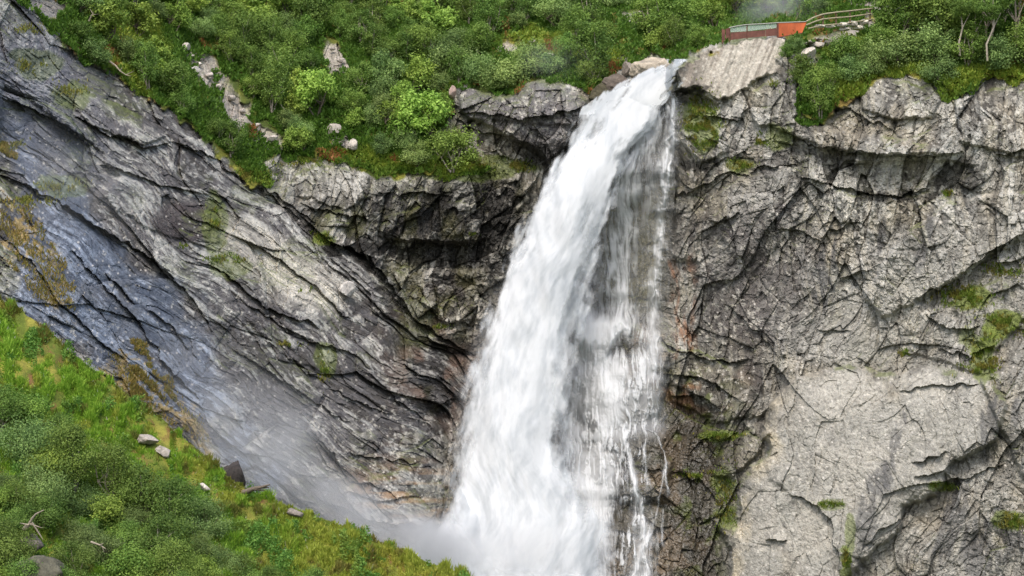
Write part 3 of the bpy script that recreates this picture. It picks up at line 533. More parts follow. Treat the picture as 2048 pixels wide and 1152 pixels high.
o = blades(px, py, d - .05, .13, .1, cc, 'herbs', GRASS, .45, 8, hl); tag(o, 'low leafy herbs and dwarf shrubs mixed into the near grass', 'herbs', kind='stuff')
# ============================================================ SHRUBS, TREES, BOULDERS, DEAD BRANCHES
def tube_arrays(pts, radii, k=6):
    P = np.array(pts, float); n = len(P); V_ = []; Fc = []
    for i in range(n):
        t = P[min(i + 1, n - 1)] - P[max(i - 1, 0)]; t /= np.linalg.norm(t) + 1e-9
        a = np.cross(t, (0, .3, 1) if abs(t[2]) < .9 else (1, 0, 0)); a /= np.linalg.norm(a); b = np.cross(t, a)
        for j in range(k):
            q = 2 * math.pi * j / k; V_.append(P[i] + radii[i] * (math.cos(q) * a + math.sin(q) * b))
    for i in range(n - 1):
        for j in range(k): Fc.append((i * k + j, i * k + (j + 1) % k, (i + 1) * k + (j + 1) % k, (i + 1) * k + j))
    return np.array(V_), np.array(Fc)
def join(arrs):
    V_ = []; Fc = []; o = 0
    for v, f in arrs: V_.append(v); Fc.append(f + o); o += len(v)
    return np.concatenate(V_), np.concatenate(Fc)
BARK = plain('pale_birch_bark', lin(150, 140, 126), .8, 9, .4, stretch=(1, 1, .4)); BARK2 = plain('grey_brown_bark', lin(98, 88, 76), .85, 9, .3); DEADW = plain('weathered_dead_wood', lin(140, 130, 114), .85, 8, .25)
LEAF = {'birch': leaf_material('birch_leaves', (.062, .125, .02), (.235, .345, .068)), 'willow': leaf_material('willow_leaves', (.078, .135, .038), (.26, .355, .105)), 'alder': leaf_material('alder_leaves', (.09, .17, .022), (.3, .41, .075))}
for m in LEAF.values():      # each plant's own tone comes from its object colour
    nt = m.node_tree; hs = [n for n in nt.nodes if n.type == 'HUE_SAT'][0]; oi = [n for n in nt.nodes if n.type == 'OBJECT_INFO'][0]
    for l in list(hs.inputs['Value'].links): nt.links.remove(l)
    s_ = nt.nodes.new('ShaderNodeSeparateColor'); nt.links.new(oi.outputs['Color'], s_.inputs[0]); nt.links.new(s_.outputs[0], hs.inputs['Value'])
def make_plant(kind, seed, R, H, n, ls, lo=.12, spread=1., stems=4, clumps=18):
    r = np.random.default_rng(seed); cs = []
    while len(cs) < clumps:
        p = r.uniform(-1, 1, 3)
        if p[0] ** 2 + p[1] ** 2 + p[2] ** 2 > 1: continue
        z = lo + (1 - lo) * (p[2] * .5 + .5); rr = math.sqrt(max(0, 1 - ((z - .45) / .62) ** 2))
        cs.append((p[0] * R * (.35 + .65 * rr) * .8, p[1] * R * .8 * (.35 + .65 * rr), z * H * .92))
    cs = np.array(cs); cr = r.uniform(.18, .5, clumps) * R * spread
    k = r.integers(0, clumps, n); dv = r.normal(0, 1, (n, 3)); dv /= np.linalg.norm(dv, axis=1)[:, None]; rad = r.uniform(.1, 1, n) ** .5 * r.uniform(.7, 1.5, n)
    dv[:, 2] = dv[:, 2] * .85 + .1; c = cs[k] + dv * (cr[k] * rad)[:, None]; c[:, 2] = np.maximum(c[:, 2], .02 * H)
    nrm = dv * .8 + r.normal(0, .55, (n, 3)) + np.array((0, 0, .45)); nrm /= np.linalg.norm(nrm, axis=1)[:, None]
    t = np.cross(nrm, r.normal(0, 1, (n, 3))); t /= np.linalg.norm(t, axis=1)[:, None]; b = np.cross(nrm, t)
    s = (ls * r.uniform(.6, 1.35, n))[:, None]
    v = np.stack([c - t * s * .5, c + b * s * .3, c + t * s * .5, c - b * s * .3], 1).reshape(-1, 3)
    tone = np.clip(r.uniform(-.1, 1, clumps)[k] * .55 + r.uniform(0, 1, n) * .5, 0, 1)
    cm = np_mesh(kind + '_crown', v, np.arange(n * 4, dtype=np.int32).reshape(-1, 4), LEAF[kind], False, {'tone': np.repeat(tone, 4)})
    arr = []
    for q in range(stems):
        a = r.uniform(0, 6.28); tip = cs[r.integers(0, clumps)]; tip = np.array((tip[0], tip[1], max(tip[2], H * .5))); b0 = np.array((math.cos(a) * .06 * R, math.sin(a) * .06 * R, -.15))
        mid = b0 * .5 + tip * .5 + r.normal(0, .09, 3) * R; rb = .022 * H * r.uniform(.7, 1.2)
        arr.append(tube_arrays([b0, b0 * .7 + mid * .3 + r.normal(0, .03, 3), mid, mid * .4 + tip * .6, tip], [rb, rb * .85, rb * .6, rb * .4, rb * .15], 5))
        for w_ in range(3):
            t2 = cs[r.integers(0, clumps)]; arr.append(tube_arrays([mid, (mid + t2) / 2 + r.normal(0, .06, 3) * R, t2], [rb * .4, rb * .28, rb * .08], 4))
    v, f = join(arr); tm = np_mesh(kind + '_trunk', v, f, BARK if kind == 'birch' else BARK2, True)
    return cm, tm, R, H
PROTO = {'birch': [make_plant('birch', 100 + i, 1.6, 2.6 + .3 * i, 6200, .135, clumps=17 + 4 * i) for i in range(5)],
 'willow': [make_plant('willow', 200 + i, 1.7, 1.9 + .3 * i, 6200, .135, lo=.05, clumps=18 + 4 * i) for i in range(4)],
 'alder': [make_plant('alder', 300 + i, 1.5, 2.5 + .3 * i, 4200, .18, clumps=18) for i in range(3)],
 'near_birch': [make_plant('birch', 500 + i, 1.6, 2.5 + .3 * i, 11000, .088, clumps=20 + 4 * i) for i in range(4)],
 'near_willow': [make_plant('willow', 520 + i, 1.7, 1.9 + .3 * i, 11000, .088, lo=.05, clumps=20 + 4 * i) for i in range(3)],
 'near_alder': [make_plant('alder', 540 + i, 1.5, 2.2 + .3 * i, 7500, .12, clumps=20) for i in range(2)],
 'tree': [make_plant('birch', 400 + i, 1.75, 4.6 + .5 * i, 5200, .17, lo=.36, stems=2, clumps=24) for i in range(3)]}
PL = []
def plant(kind, px, py, wpx, dep, tone, near=False, rz=None):
    """base at (px,py,dep); crown width wpx photo px"""
    pk = PROTO['near_' + kind if near else kind]; v = pk[rnd.randrange(len(pk))]; s = wpx / F * dep / (2 * v[2]) * .98
    nm = {'birch': 'birch_shrub', 'willow': 'willow_shrub', 'alder': 'alder_shrub', 'tree': 'birch_tree'}[kind]
    tone = tone * (.97 if near else 1.18); e = empty(nm, at(px, py, dep), rnd.uniform(0, 6.28)); e.scale = (s * rnd.uniform(.9, 1.1), s * rnd.uniform(.9, 1.1), s * rnd.uniform(.85, 1.15))
    c = obj('crown', v[0], e); c.color = (tone, tone, tone, 1); obj('trunk', v[1], e)
    PL.append([e, kind, px, py, wpx, tone / (.97 if near else 1.18), near]); return e
EXPL = []   # set by hand: kind, x, base y, width px, tone
for a in [('alder',632,232,100,1.25),('alder',600,190,80,1.1),('birch',560,170,100,.9),('birch',1640,238,78,1.0),('birch',1618,205,56,1.0),('birch',1655,190,80,.95),('willow',1700,165,90,1.05),('birch',1690,130,80,.95),
 ('tree',1800,100,110,.95),('tree',1850,90,100,.9),('tree',1900,108,120,.9),('tree',1972,110,120,.85),('tree',2030,95,120,.85),('tree',1930,60,110,.8),('tree',2090,110,120,.85),('tree',1780,60,90,.9),('tree',2010,50,120,.75),
 ('birch',1760,120,90,.9),('willow',1800,135,120,1.1),('willow',1870,138,110,1.1),('birch',1930,132,100,.95),('willow',1990,140,110,.95),('birch',2050,130,100,.9),('willow',1745,150,80,1.0),
 ('willow',1010,178,100,1.25),('willow',1060,150,90,1.25),('willow',1100,148,70,1.2),('willow',960,168,90,1.05),('birch',1340,85,110,1.1),('birch',1300,70,90,1.1),('willow',1590,105,50,.95),('birch',1575,120,40,.9)]: EXPL.append(a)
pts_ = []
for kind, x, y, w_, tn in EXPL:
    plant(kind, x, y, w_, depth_at(x, y) - .1, tn); pts_.append((x, y - .4 * w_, w_))
def zone_ok(x, y, w_):
    cy = y - w_ * .3
    if float(samp(SDF['veg'], np.array([x]), np.array([y]))[0]) < 3 or float(samp(SDF['bare'], np.array([x]), np.array([y - 8]))[0]) > -16 or float(samp(SDF['bare'], np.array([x]), np.array([cy]))[0]) > -.42 * w_ or float(samp(SDF['bare'], np.array([x]), np.array([y - w_ * .7]))[0]) > -.3 * w_: return False
    if max(float(samp(SDF['yellowg'], np.array([x]), np.array([q]))[0]) for q in (y, cy, y - w_ * .6)) > 0 and rnd.random() < .85: return False
    if 1430 < x < 1760 and 30 < y < 108: return False
    if 1205 < x < 1400 and 105 < y: return False
    return True
cand = 0
while cand < 9000 and len(PL) < 250:
    cand += 1; x = rnd.uniform(-60, 2110); y = rnd.uniform(-10, 372); w_ = rnd.uniform(58, 118) * (1 if y > 60 else .9)
    if x > 1250 and y < 60: w_ *= .8
    if not zone_ok(x, y, w_): continue
    cy = y - .4 * w_
    if any((x - a) ** 2 + ((cy - b) * 1.35) ** 2 < ((w_ + c) * .27) ** 2 for a, b, c in pts_): continue
    u = float(fbm(np.array([x * .006]), np.array([y * .008]), 241, 3)[0]) + rnd.uniform(-.5, .5)
    kind = 'birch' if u < .25 else ('willow' if u < .6 else 'alder'); tn = rnd.uniform(.78, 1.22) * (.9 if kind == 'birch' else 1)
    pts_.append((x, cy, w_)); plant(kind, x, y, w_, depth_at(x, y) - .1, tn)
# near slope
pn = []
FGX = [('willow',50,930,140,1.25),('alder',100,975,110,1.0),('willow',90,1010,150,1.3),('birch',150,990,150,.95),('birch',0,860,120,1.05),('alder',215,1060,110,1.1),('birch',300,1050,150,.9),('willow',400,1080,140,1.0),('birch',350,1075,120,.85),('birch',225,1000,110,.9)]
def fg_plant(kind, x, y, w_, tn):
    plant(kind, x, y, w_, fg_depth(x, y) - .1, tn, True); pn.append((x, y - .4 * w_, w_))
for a in FGX: fg_plant(*a)
cand = 0
while cand < 8000 and len(pn) < 105:
    cand += 1; x = rnd.uniform(-70, 760); y = rnd.uniform(680, 1250); w_ = rnd.uniform(90, 150)
    s_ = float(samp(FSH, np.array([x]), np.array([y]))[0])
    if s_ < 14: continue
    if s_ < 60: w_ *= .75
    if 30 < x < 125 and y > 1095 and y < 1190: continue
    if any((x - a) ** 2 + ((y - .4 * w_ - b) * 1.3) ** 2 < ((w_ + c) * .26) ** 2 for a, b, c in pn): continue
    u = rnd.random(); kind = 'birch' if u < .5 else ('willow' if u < .82 else 'alder'); fg_plant(kind, x, y, w_, rnd.uniform(.75, 1.2))
# ---- labels: each plant by kind, size, tone and its place in a row of a named patch
def zone(px, py, near):
    if near:
        if px < 150: return 'at the near slope left edge' if py < 960 else 'in the lower left corner'
        if px < 330: return 'above the near dead branches' if py < 1010 else 'below the near dead branches'
        return 'by the near pale rocks' if px < 480 and py < 1060 else 'beside the yellow grass at the bottom'
    if px > 1750: return 'right of the rail fence' if py < 85 else 'on top of the right cliff'
    if px > 1430: return 'behind the viewing platform' if py < 75 else 'under the rail fence'
    if px > 1200: return 'above the boulder at the lip'
    if px > 900: return 'above the dark ledge' if py > 70 else 'high above the dark ledge'
    if px > 640: return 'left of the dark ledge' if py > 130 else 'far above the slab wall'
    if px > 380: return 'by the pale rock gully' if py > 110 else 'atop the pale gully'
    return 'in the upper left corner' if px < 250 else 'left of the pale gully'
ORD = ['first', 'second', 'third', 'fourth', 'fifth', 'sixth', 'seventh', 'eighth', 'ninth', 'tenth', 'eleventh', 'twelfth']
ROW = ['top', 'upper', 'middle', 'lower', 'lowest', 'bottom']
zn = {}
for p in PL: zn.setdefault((zone(p[2], p[3], p[6]), p[1]), []).append(p)
KN = {'birch': 'birch shrub', 'willow': 'willow shrub', 'alder': 'alder shrub', 'tree': 'tall birch tree'}
for (zl, kind), ps in zn.items():
    ps.sort(key=lambda p: p[3]); rows = max(1, math.ceil(len(ps) / 5)); per = math.ceil(len(ps) / rows)
    for r_ in range(rows):
        row = sorted(ps[r_ * per:(r_ + 1) * per], key=lambda p: p[2])
        for k, p in enumerate(row):
            tn = 'dark' if p[5] < .86 else ('pale' if p[5] > 1.08 else 'green'); sz = 'small' if p[4] < (110 if p[6] else 76) else ('big' if p[4] > (132 if p[6] else 98) else '')
            wh = '' if len(row) == 1 and rows == 1 else (('alone' if len(row) == 1 else ORD[k] + ' from left') + (f' in {ROW[min(r_ + (1 if rows < 4 else 0), 5)]} row' if rows > 1 else ''))
            if len(row) == 1 and rows == 1: wh = ''
            lab = ' '.join(x for x in (sz, tn, KN[kind] + (',' if wh else ''), wh, zl) if x)
            if len(lab.replace(',', '').split()) > 16: lab = lab.replace('small ', '', 1).replace('big ', '', 1)
            if len(lab.replace(',', '').split()) > 16: lab = lab.replace('in middle row ', 'mid row ').replace(' the ', ' ')
            tag(p[0], lab, 'tree' if kind == 'tree' else 'shrub', ('shrubs on the near slope' if p[6] else ('birch trees above the right cliff' if kind == 'tree' else 'shrubs on the hillside above the cliffs')))

# ---- boulders
def ico(n=4):
    import bmesh
    bm = bmesh.new(); bmesh.ops.create_icosphere(bm, subdivisions=n, radius=1); bm.verts.ensure_lookup_table()
    v = np.array([q.co[:] for q in bm.verts]); f = np.array([[q.index for q in p.verts] for p in bm.faces]); bm.free(); return v, f
IV, IF = ico(5)
def boulder(px, py, wpx, hpx, label, c, near=False, dd=.0, tilt=0., seed=0, cuts=9, name='boulder', depth=None):
    d = depth if depth else (fg_depth(px, py + hpx * .4) if near else depth_at(px, py + hpx * .4)); r = np.random.default_rng(seed + 900)
    v = IV.copy()
    for k in range(cuts):                         # planar cuts make flat fractured sides
        n = r.normal(0, 1, 3); n /= np.linalg.norm(n); o = r.uniform(.5, .85); dp = v @ n; v -= np.clip(dp - o, 0, None)[:, None] * n * .92
    v += fbm(v[:, 0] * 2.2 + v[:, 2], v[:, 1] * 2.2 + v[:, 2] * 1.3, seed, 5)[:, None] * v * .11
    v += fbm(v[:, 0] * 9 + v[:, 2] * 5, v[:, 1] * 9 - v[:, 2] * 4, seed + 3, 3)[:, None] * v * .03
    v /= np.abs(v).max(0); s = d / F; W = wpx * s * .5; H = hpx * s * .5; v = v * (W, (W + H) * .5, H)
    ct, st_ = math.cos(tilt), math.sin(tilt); v = np.stack([v[:, 0] * ct - v[:, 2] * st_, v[:, 1], v[:, 0] * st_ + v[:, 2] * ct], -1)
    cl = np.empty((len(v), 3), f4); cl[:] = c; q = fbm(v[:, 0] * 1.3 + seed, v[:, 2] * 1.3 + v[:, 1], seed, 4); cl *= (1 + .3 * q)[:, None]
    o = obj(name, np_mesh(name, v, IF, ROCK, True, {'Col': cl, 'wet': np.zeros(len(v), f4)})); o.location = at(px, py, d - dd - .15); tag(o, label, 'rock'); return o
PALE = lin(168, 160, 150); MIDR = lin(130, 122, 114); WHITE = lin(176, 172, 166)
boulder(1305, 141, 96, 54, 'big pale grey boulder at the lip of the waterfall', lin(156, 146, 130), seed=1, dd=1.6, tilt=.1)
boulder(1257, 139, 30, 32, 'brown grey block tucked behind the big boulder at the waterfall lip', MIDR, seed=2, dd=.2)
boulder(1232, 168, 78, 46, 'dark wet rock left of the waterfall lip', lin(88, 80, 72), seed=3, dd=.4, tilt=.25)
boulder(1205, 190, 56, 46, 'mossy dark rock beside the water, lowest at the lip', lin(76, 72, 56), seed=4, dd=.2, tilt=.5)
boulder(1617, 106, 32, 26, 'rounded pale grey boulder below the rail fence', PALE, seed=5, dd=.5)
boulder(1632, 90, 36, 15, 'flat pale rock slab just above the rounded boulder', PALE, seed=6, dd=.5)
boulder(1660, 88, 26, 18, 'grey angular rock between the shrubs below the rail fence', MIDR, seed=7, dd=.5)
boulder(391, 140, 22, 16, 'small white rock at the top of the pale gully', WHITE, seed=8, dd=.4)
boulder(373, 95, 18, 20, 'narrow grey rock at the upper end of the gully', PALE, seed=9, dd=.3)
boulder(696, 580, 34, 38, 'white boulder lodged on the grey slab below the dark wall', WHITE, seed=10, dd=.5, tilt=-.7, cuts=14)
boulder(904, 184, 18, 26, 'small pinkish rock at the left end of the dark ledge', lin(170, 148, 138), seed=11, dd=.6)
boulder(668, 258, 30, 24, 'pale rock poking from the shrubs above the slab edge', PALE, seed=12, dd=.4)
boulder(705, 290, 24, 26, 'tilted pale rock below the first one at the shrub edge', PALE, seed=13, dd=.4, tilt=.6)
boulder(292, 878, 50, 20, 'light broken rock outcrop on the near grassy slope', lin(146, 138, 128), near=True, seed=14, tilt=-.2, dd=.5)
boulder(326, 903, 34, 20, 'white rock on the near slope below the light outcrop', PALE, near=True, seed=15, tilt=-.5, dd=.5)
boulder(78, 1142, 100, 60, 'mossy grey boulder at the bottom left corner', lin(84, 82, 70), near=True, seed=16, dd=2.2)
boulder(60, 1090, 60, 44, 'grey rock above the mossy corner boulder', lin(104, 98, 90), near=True, seed=17, dd=1.2)
boulder(588, 1024, 40, 16, 'flat grey rock at the crest of the near slope', MIDR, near=True, seed=18, dd=.2, tilt=-.3)
boulder(410, 975, 30, 16, 'small grey rock beside the shrubs on the near slope', PALE, near=True, seed=19, dd=.3, tilt=-.5)
boulder(468, 955, 56, 76, 'dark pointed rock standing at the crest of the near slope', lin(60, 56, 54), seed=20, depth=93.5, cuts=14, tilt=-.35)
boulder(1100, 312 - 200, 20, 12, 'small pale stone in the yellow clearing', PALE, seed=21, dd=.3)
boulder(1070, 84, 24, 12, 'low grey stone at the top of the yellow clearing', PALE, seed=22, dd=.3)
# ---- dead branches and a log
def branch(name, label, pts, r0, near, cat='branch', m=DEADW, forks=(), dd=.8):
    d = fg_depth(*pts[0]) if near else depth_at(*pts[0]); P3 = [np.array(at(x, y, d - dd - k * .12)) for k, (x, y) in enumerate(pts)]; o0 = P3[0].copy()
    arr = [tube_arrays([p - o0 for p in P3], [r0 * (1 - .8 * k / (len(P3) - 1)) for k in range(len(P3))], 6)]
    for fk in forks: Q = [np.array(at(x, y, d - dd - .2)) - o0 for x, y in fk]; arr.append(tube_arrays(Q, [r0 * .5 * (1 - .75 * k / (len(Q) - 1)) for k in range(len(Q))], 5))
    v, f = join(arr); o = obj(name, np_mesh(name, v, f, m, True)); o.location = tuple(o0); tag(o, label, cat); return o
branch('dead_branch', 'bleached crooked dead branch under the upper left shrubs', [(218,122),(232,132),(240,142),(252,150),(262,152)], .09, False, forks=[[(240,142),(245,134)],[(252,150),(268,142)]], dd=2)
branch('dead_branch', 'forked bleached dead branch in the upper left corner', [(178,42),(184,30),(188,24)], .08, False, forks=[[(184,30),(198,28)],[(186,28),(180,18)]], dd=2)
branch('dead_branch', 'gnarled dead branch among the lower left shrubs', [(48,1058),(58,1050),(64,1038),(72,1028),(88,1020)], .1, True, forks=[[(58,1050),(40,1046)],[(64,1045),(80,1070),(86,1080)],[(60,1048),(84,1056)]], dd=3.2)
branch('dead_branch', 'thin forked dead twig right of the gnarled branch', [(182,1084),(200,1090),(212,1098)], .06, True, forks=[[(200,1090),(208,1086)],[(205,1094),(208,1104)]], dd=3.2)
branch('dead_branch', 'short curved pale branch below the bright alder shrub', [(560,202),(563,212),(572,222)], .07, False, dd=2)
branch('driftwood_log', 'grey weathered log lying behind the crest of the near slope', [(486,986),(505,978),(524,974),(540,969)], .16, True, 'log', BARK2, forks=[[(505,978),(530,981)],[(520,975),(538,975)]], dd=.5)
for k, (x, y, y2, x2) in enumerate([(1920,112,28,1922),(1975,122,22,1984),(1946,104,40,1950)]):
    d = depth_at(x, y) - 2.2; p = [np.array(at(x, y, d)), np.array(at(x - 2, (2 * y + y2) / 3, d)), np.array(at(x2 + 3, (y + 2 * y2) / 3, d)), np.array(at(x2, y2, d)), np.array(at(x2 + 3, y2 - 25, d))]; o0 = p[0].copy()
    e = empty('birch_tree', tuple(o0)); tag(e, ['slender birch with a bare pale trunk, left one of three above the right cliff', 'birch with the tallest crooked pale trunk, right one of three', 'birch with a short brown trunk between the two pale trunks'][k], 'tree', 'birch trees above the right cliff')
    v, f = join([tube_arrays([q - o0 for q in p], [.09, .08, .065, .05, .02], 7), tube_arrays([p[2] - o0, p[2] - o0 + np.array((.6, 0, 1.2))], [.05, .02], 5)])
    obj('trunk', np_mesh('slender_trunk', v, f, BARK, True), e); c = obj('crown', PROTO['tree'][k][0], e); c.scale = (.62, .62, .5); c.location = (0, 0, 2.4 if k != 2 else 1.6); c.color = (.95, .95, .95, 1)
# ============================================================ VIEWING PLATFORM FENCE
CORTEN = plain('rusted_steel_panel', lin(170, 84, 44), .8, 1.6, .4, bump=.004, stretch=(1, 1, .35)); CORTEND = plain('dark_rusted_steel', lin(100, 62, 52), .85, 2.5, .4, bump=.004)
STEELR = plain('weathered_steel_rail', lin(150, 150, 142), .5, 8, .15, metal=.4); WOOD = plain('weathered_grey_wood', lin(152, 144, 118), .85, 5, .3, stretch=(.4, .4, 3)); POSTM = plain('brown_fence_post', lin(104, 84, 62), .85, 5, .3)
gm_, nt, out = mat('fence_glass'); b1 = N(nt, 'ShaderNodeBsdfTransparent'); b2 = N(nt, 'ShaderNodeBsdfPrincipled'); b2.inputs['Base Color'].default_value = (.55, .66, .6, 1); b2.inputs['Roughness'].default_value = .1
mx = N(nt, 'ShaderNodeMixShader'); mx.inputs[0].default_value = .28; nt.links.new(b1.outputs[0], mx.inputs[1]); nt.links.new(b2.outputs[0], mx.inputs[2]); nt.links.new(mx.outputs[0], out.inputs[0]); GLASS = gm_
def slab(corners, th):                          # 4 world corners -> a plate of real thickness
    c = np.array(corners, float); n = np.cross(c[1] - c[0], c[3] - c[0]); n /= np.linalg.norm(n); v = np.concatenate([c - n * th / 2, c + n * th / 2])
    return v, np.array([(0, 1, 2, 3), (7, 6, 5, 4), (0, 4, 5, 1), (1, 5, 6, 2), (2, 6, 7, 3), (3, 7, 4, 0)])
DPT = lambda x: float(np.interp(x, [1440, 1460, 1500, 1555, 1612, 1660, 1745], FENCE_D))
FENCE_D = [146.75, 146.75, 146.8, 146.85, 147.0, 148.8, 152.0]
def W(px, py, x=None, o=0.): d = DPT(x if x is not None else px) + o; return np.array(at(px, py, d))
def part(name, arr, m, root, smooth=False):
    v, f = join(arr) if isinstance(arr, list) else arr; o = obj(name, np_mesh(name, v - np.array(root.location), f, m, smooth), root); return o
fr = empty('platform_fence', tuple(W(1500, 76))); tag(fr, 'viewing platform railing with low rusty steel panels and glass on the pale rock', 'fence')
for (xa, xb, ya, yb, yc, yd) in ((1443.5, 1450, 60, 58.5, 84, 86), (1451.5, 1458.5, 57.5, 56, 80, 83)): part('end_panel', slab([W(xa, yd), W(xb, yc), W(xb, yb), W(xa, ya)], .03), CORTEND, fr)
for (xa, xb, ta, tb, ba, bb) in ((1461, 1493, 65, 63, 80, 76), (1495, 1531, 63, 60, 76, 72.5), (1531.5, 1554, 59, 56.5, 73, 71)): part('low_panel', slab([W(xa, ba), W(xb, bb), W(xb, tb), W(xa, ta)], .03), CORTEND, fr)
for (xa, xb, ta, tb, ba, bb) in ((1461, 1493, 55, 50, 64.5, 62.5), (1495.5, 1553, 49.5, 46.5, 62, 56)): part('glass_pane', slab([W(xa, ba, o=.06), W(xb, bb, o=.06), W(xb, tb, o=.06), W(xa, ta, o=.06)], .015), GLASS, fr)
for x, a, b in ((1444.5, 57, 88), (1459.5, 54, 84), (1494, 48.5, 78), (1554.5, 45, 76)): part('post', tube_arrays([W(x, b, o=.05), W(x, a, o=.05)], [.045, .045], 8), CORTEND, fr, True)
part('handrail', tube_arrays([W(x, y) for x, y in ((1458, 55.5), (1475, 51.8), (1495, 49.2), (1525, 47.6), (1555, 45.6), (1585, 44.4), (1612, 43.4))], [.045] * 7, 8), STEELR, fr, True)
op = empty('steel_panel', tuple(W(1580, 72))); tag(op, 'bright orange rusted steel panel at the corner of the viewing platform', 'panel')
part('plate', slab([W(1555.5, 75.5), W(1604, 66.5), W(1613, 44.5), W(1555.5, 46.5)], .04), CORTEN, op)
part('edge_flange', slab([W(1555.2, 76), W(1557.2, 75.8), W(1557.2, 46), W(1555.2, 46)], .12), CORTEND, op)
part('bottom_flange', slab([W(1556, 75.8), W(1604, 66.9), W(1604, 65.4), W(1556, 74.3)], .12), CORTEND, op)
wf_ = empty('rail_fence', tuple(W(1660, 52))); tag(wf_, 'grey wooden rail fence climbing right from the orange panel', 'fence')
part('top_rail', tube_arrays([W(x, y) for x, y in ((1612, 43), (1628, 34.5), (1646, 28.5), (1672, 24.8), (1700, 22), (1745, 17))], [.07] * 6, 6), WOOD, wf_, True)
part('middle_rail', tube_arrays([W(x, y) for x, y in ((1612, 50.5), (1630, 43), (1646, 38.2), (1672, 35.8), (1700, 33.6), (1745, 27))], [.065] * 6, 6), WOOD, wf_, True)
part('bottom_rail', tube_arrays([W(x, y) for x, y in ((1616, 57), (1646, 50.5), (1672, 48.5), (1700, 45.5), (1745, 38.5))], [.06] * 5, 6), WOOD, wf_, True)
for x, a, b in ((1646, 27, 52), (1672, 24, 51), (1700, 21, 48), (1740, 16, 42)): part('post', tube_arrays([W(x, b, o=.09), W(x, a, o=.09)], [.08, .075], 7), POSTM, wf_, True)
# dry stone kerb under the rail fence
for k, (x, y, w_, h_) in enumerate(((1640,52,22,8),(1662,53,22,9),(1684,50,22,11),(1706,47,24,12),(1728,44,22,13),(1690,58,24,9),(1714,56,26,10))):
    boulder(x, y, w_, h_, ['leftmost flat kerb stone under the wooden rail fence', 'second flat kerb stone from the left under the rail fence', 'third kerb stone from the left under the rail fence', 'fourth kerb stone from the left under the rail fence', 'kerb stone at the right end under the rail fence', 'left one of two low stones below the fence kerb', 'right one of two low stones below the fence kerb'][k], lin(188, 182, 170), seed=50 + k, depth=DPT(x) + .4, name='kerb_stone')

# loose stones of the pale gully and the other bare strips
PH = ['upper end', 'upper part', 'upper bend', 'middle', 'middle bend', 'lower part', 'lower bend', 'lower end']
for k, (x, y, w_, h_) in enumerate(((382,112,16,10),(398,128,14,10),(418,150,18,12),(438,172,14,12),(462,196,20,13),(486,222,16,12),(512,250,20,12),(545,276,22,14))):
    boulder(x, y, w_, h_, f'loose pale stone at the {PH[k]} of the rocky gully through the shrubs', lin(166, 158, 150), seed=70 + k, dd=.3, name='loose_stone', cuts=12)
for k, (x, y, w_, h_) in enumerate(((664,98,14,9),(682,120,18,12),(672,140,14,10))):
    boulder(x, y, w_, h_, f"{['top', 'middle', 'lowest'][k]} of three grey stones in the scree patch among the shrubs", lin(150, 142, 134), seed=85 + k, dd=.3, name='loose_stone', cuts=12)
# ============================================================ WATERFALL
# front envelope of the rock so that the water always runs over it
def front():
    m = None
    for dx in (-14, -7, 0, 7, 14):
        for dy in (-14, -7, 0, 7, 14):
            x = np.clip(GX + dx, -390, 2430); y = np.clip(GY + dy, -430, 1590)
            i = np.clip(np.searchsorted(ax, x.ravel()), 1, nx - 2).reshape(x.shape); j = np.clip(np.searchsorted(ay, y.ravel()), 1, ny - 2).reshape(x.shape)
            q = DEP[j, i]; m = q if m is None else np.minimum(m, q)
    for _ in range(3):
        p = np.pad(m, 1, mode='edge'); m = (p[:-2, 1:-1] + p[2:, 1:-1] + p[1:-1, :-2] + p[1:-1, 2:] + m * 2) / 6
    return m
FR = front()
def water_material(name, colr, rough=.55):
    m, nt, out = mat(name); L = nt.links.new
    a = N(nt, 'ShaderNodeAttribute', attribute_name='dens')
    d = N(nt, 'ShaderNodeBsdfPrincipled'); d.inputs['Roughness'].default_value = rough; d.inputs['Specular IOR Level'].default_value = .3; d.inputs['Base Color'].default_value = (*colr, 1)
    t = N(nt, 'ShaderNodeBsdfTranslucent'); t.inputs[0].default_value = (*colr, 1)
    m1 = N(nt, 'ShaderNodeMixShader'); m1.inputs[0].default_value = .35; L(d.outputs[0], m1.inputs[1]); L(t.outputs[0], m1.inputs[2])
    tr = N(nt, 'ShaderNodeBsdfTransparent'); m2 = N(nt, 'ShaderNodeMixShader'); ae = N(nt, 'ShaderNodeAttribute', attribute_name='aer_shade'); cx = N(nt, 'ShaderNodeMix', data_type='RGBA'); cx.inputs[6].default_value = (.46, .5, .53, 1); cx.inputs[7].default_value = (*colr, 1); L(ae.outputs['Fac'], cx.inputs[0]); L(cx.outputs[2], d.inputs['Base Color']); L(cx.outputs[2], t.inputs[0]); L(a.outputs['Fac'], m2.inputs[0]); L(tr.outputs[0], m2.inputs[1]); L(m1.outputs[0], m2.inputs[2])
    L(m2.outputs[0], out.inputs[0]); return m
WAT = water_material('white_water', (.76, .78, .79))
LE = [(126,1352),(133,1335),(142,1312),(150,1294),(158,1274),(168,1250),(176,1236),(185,1224),(200,1214),(215,1196),(225,1178),(240,1180),(260,1172),(300,1140),(340,1112),(380,1088),(400,1076),(430,1066),(470,1052),(520,1028),(560,1010),(600,990),(650,974),(700,960),(760,948),(820,940),(900,920),(960,905),(1010,892),(1050,874),(1080,840),(1110,800),(1180,700),(1300,640)]
RE = [(120,1352),(140,1350),(170,1345),(200,1340),(240,1310),(270,1280),(310,1258),(350,1240),(400,1218),(450,1200),(500,1186),(560,1170),(620,1160),(700,1150),(800,1142),(880,1130),(930,1140),(980,1175),(1040,1205),(1100,1212),(1200,1225),(1300,1240)]
lx = lambda y: np.interp(y, [p[0] for p in LE], [p[1] for p in LE]); rx = lambda y: np.interp(y, [p[0] for p in RE], [p[1] for p in RE])
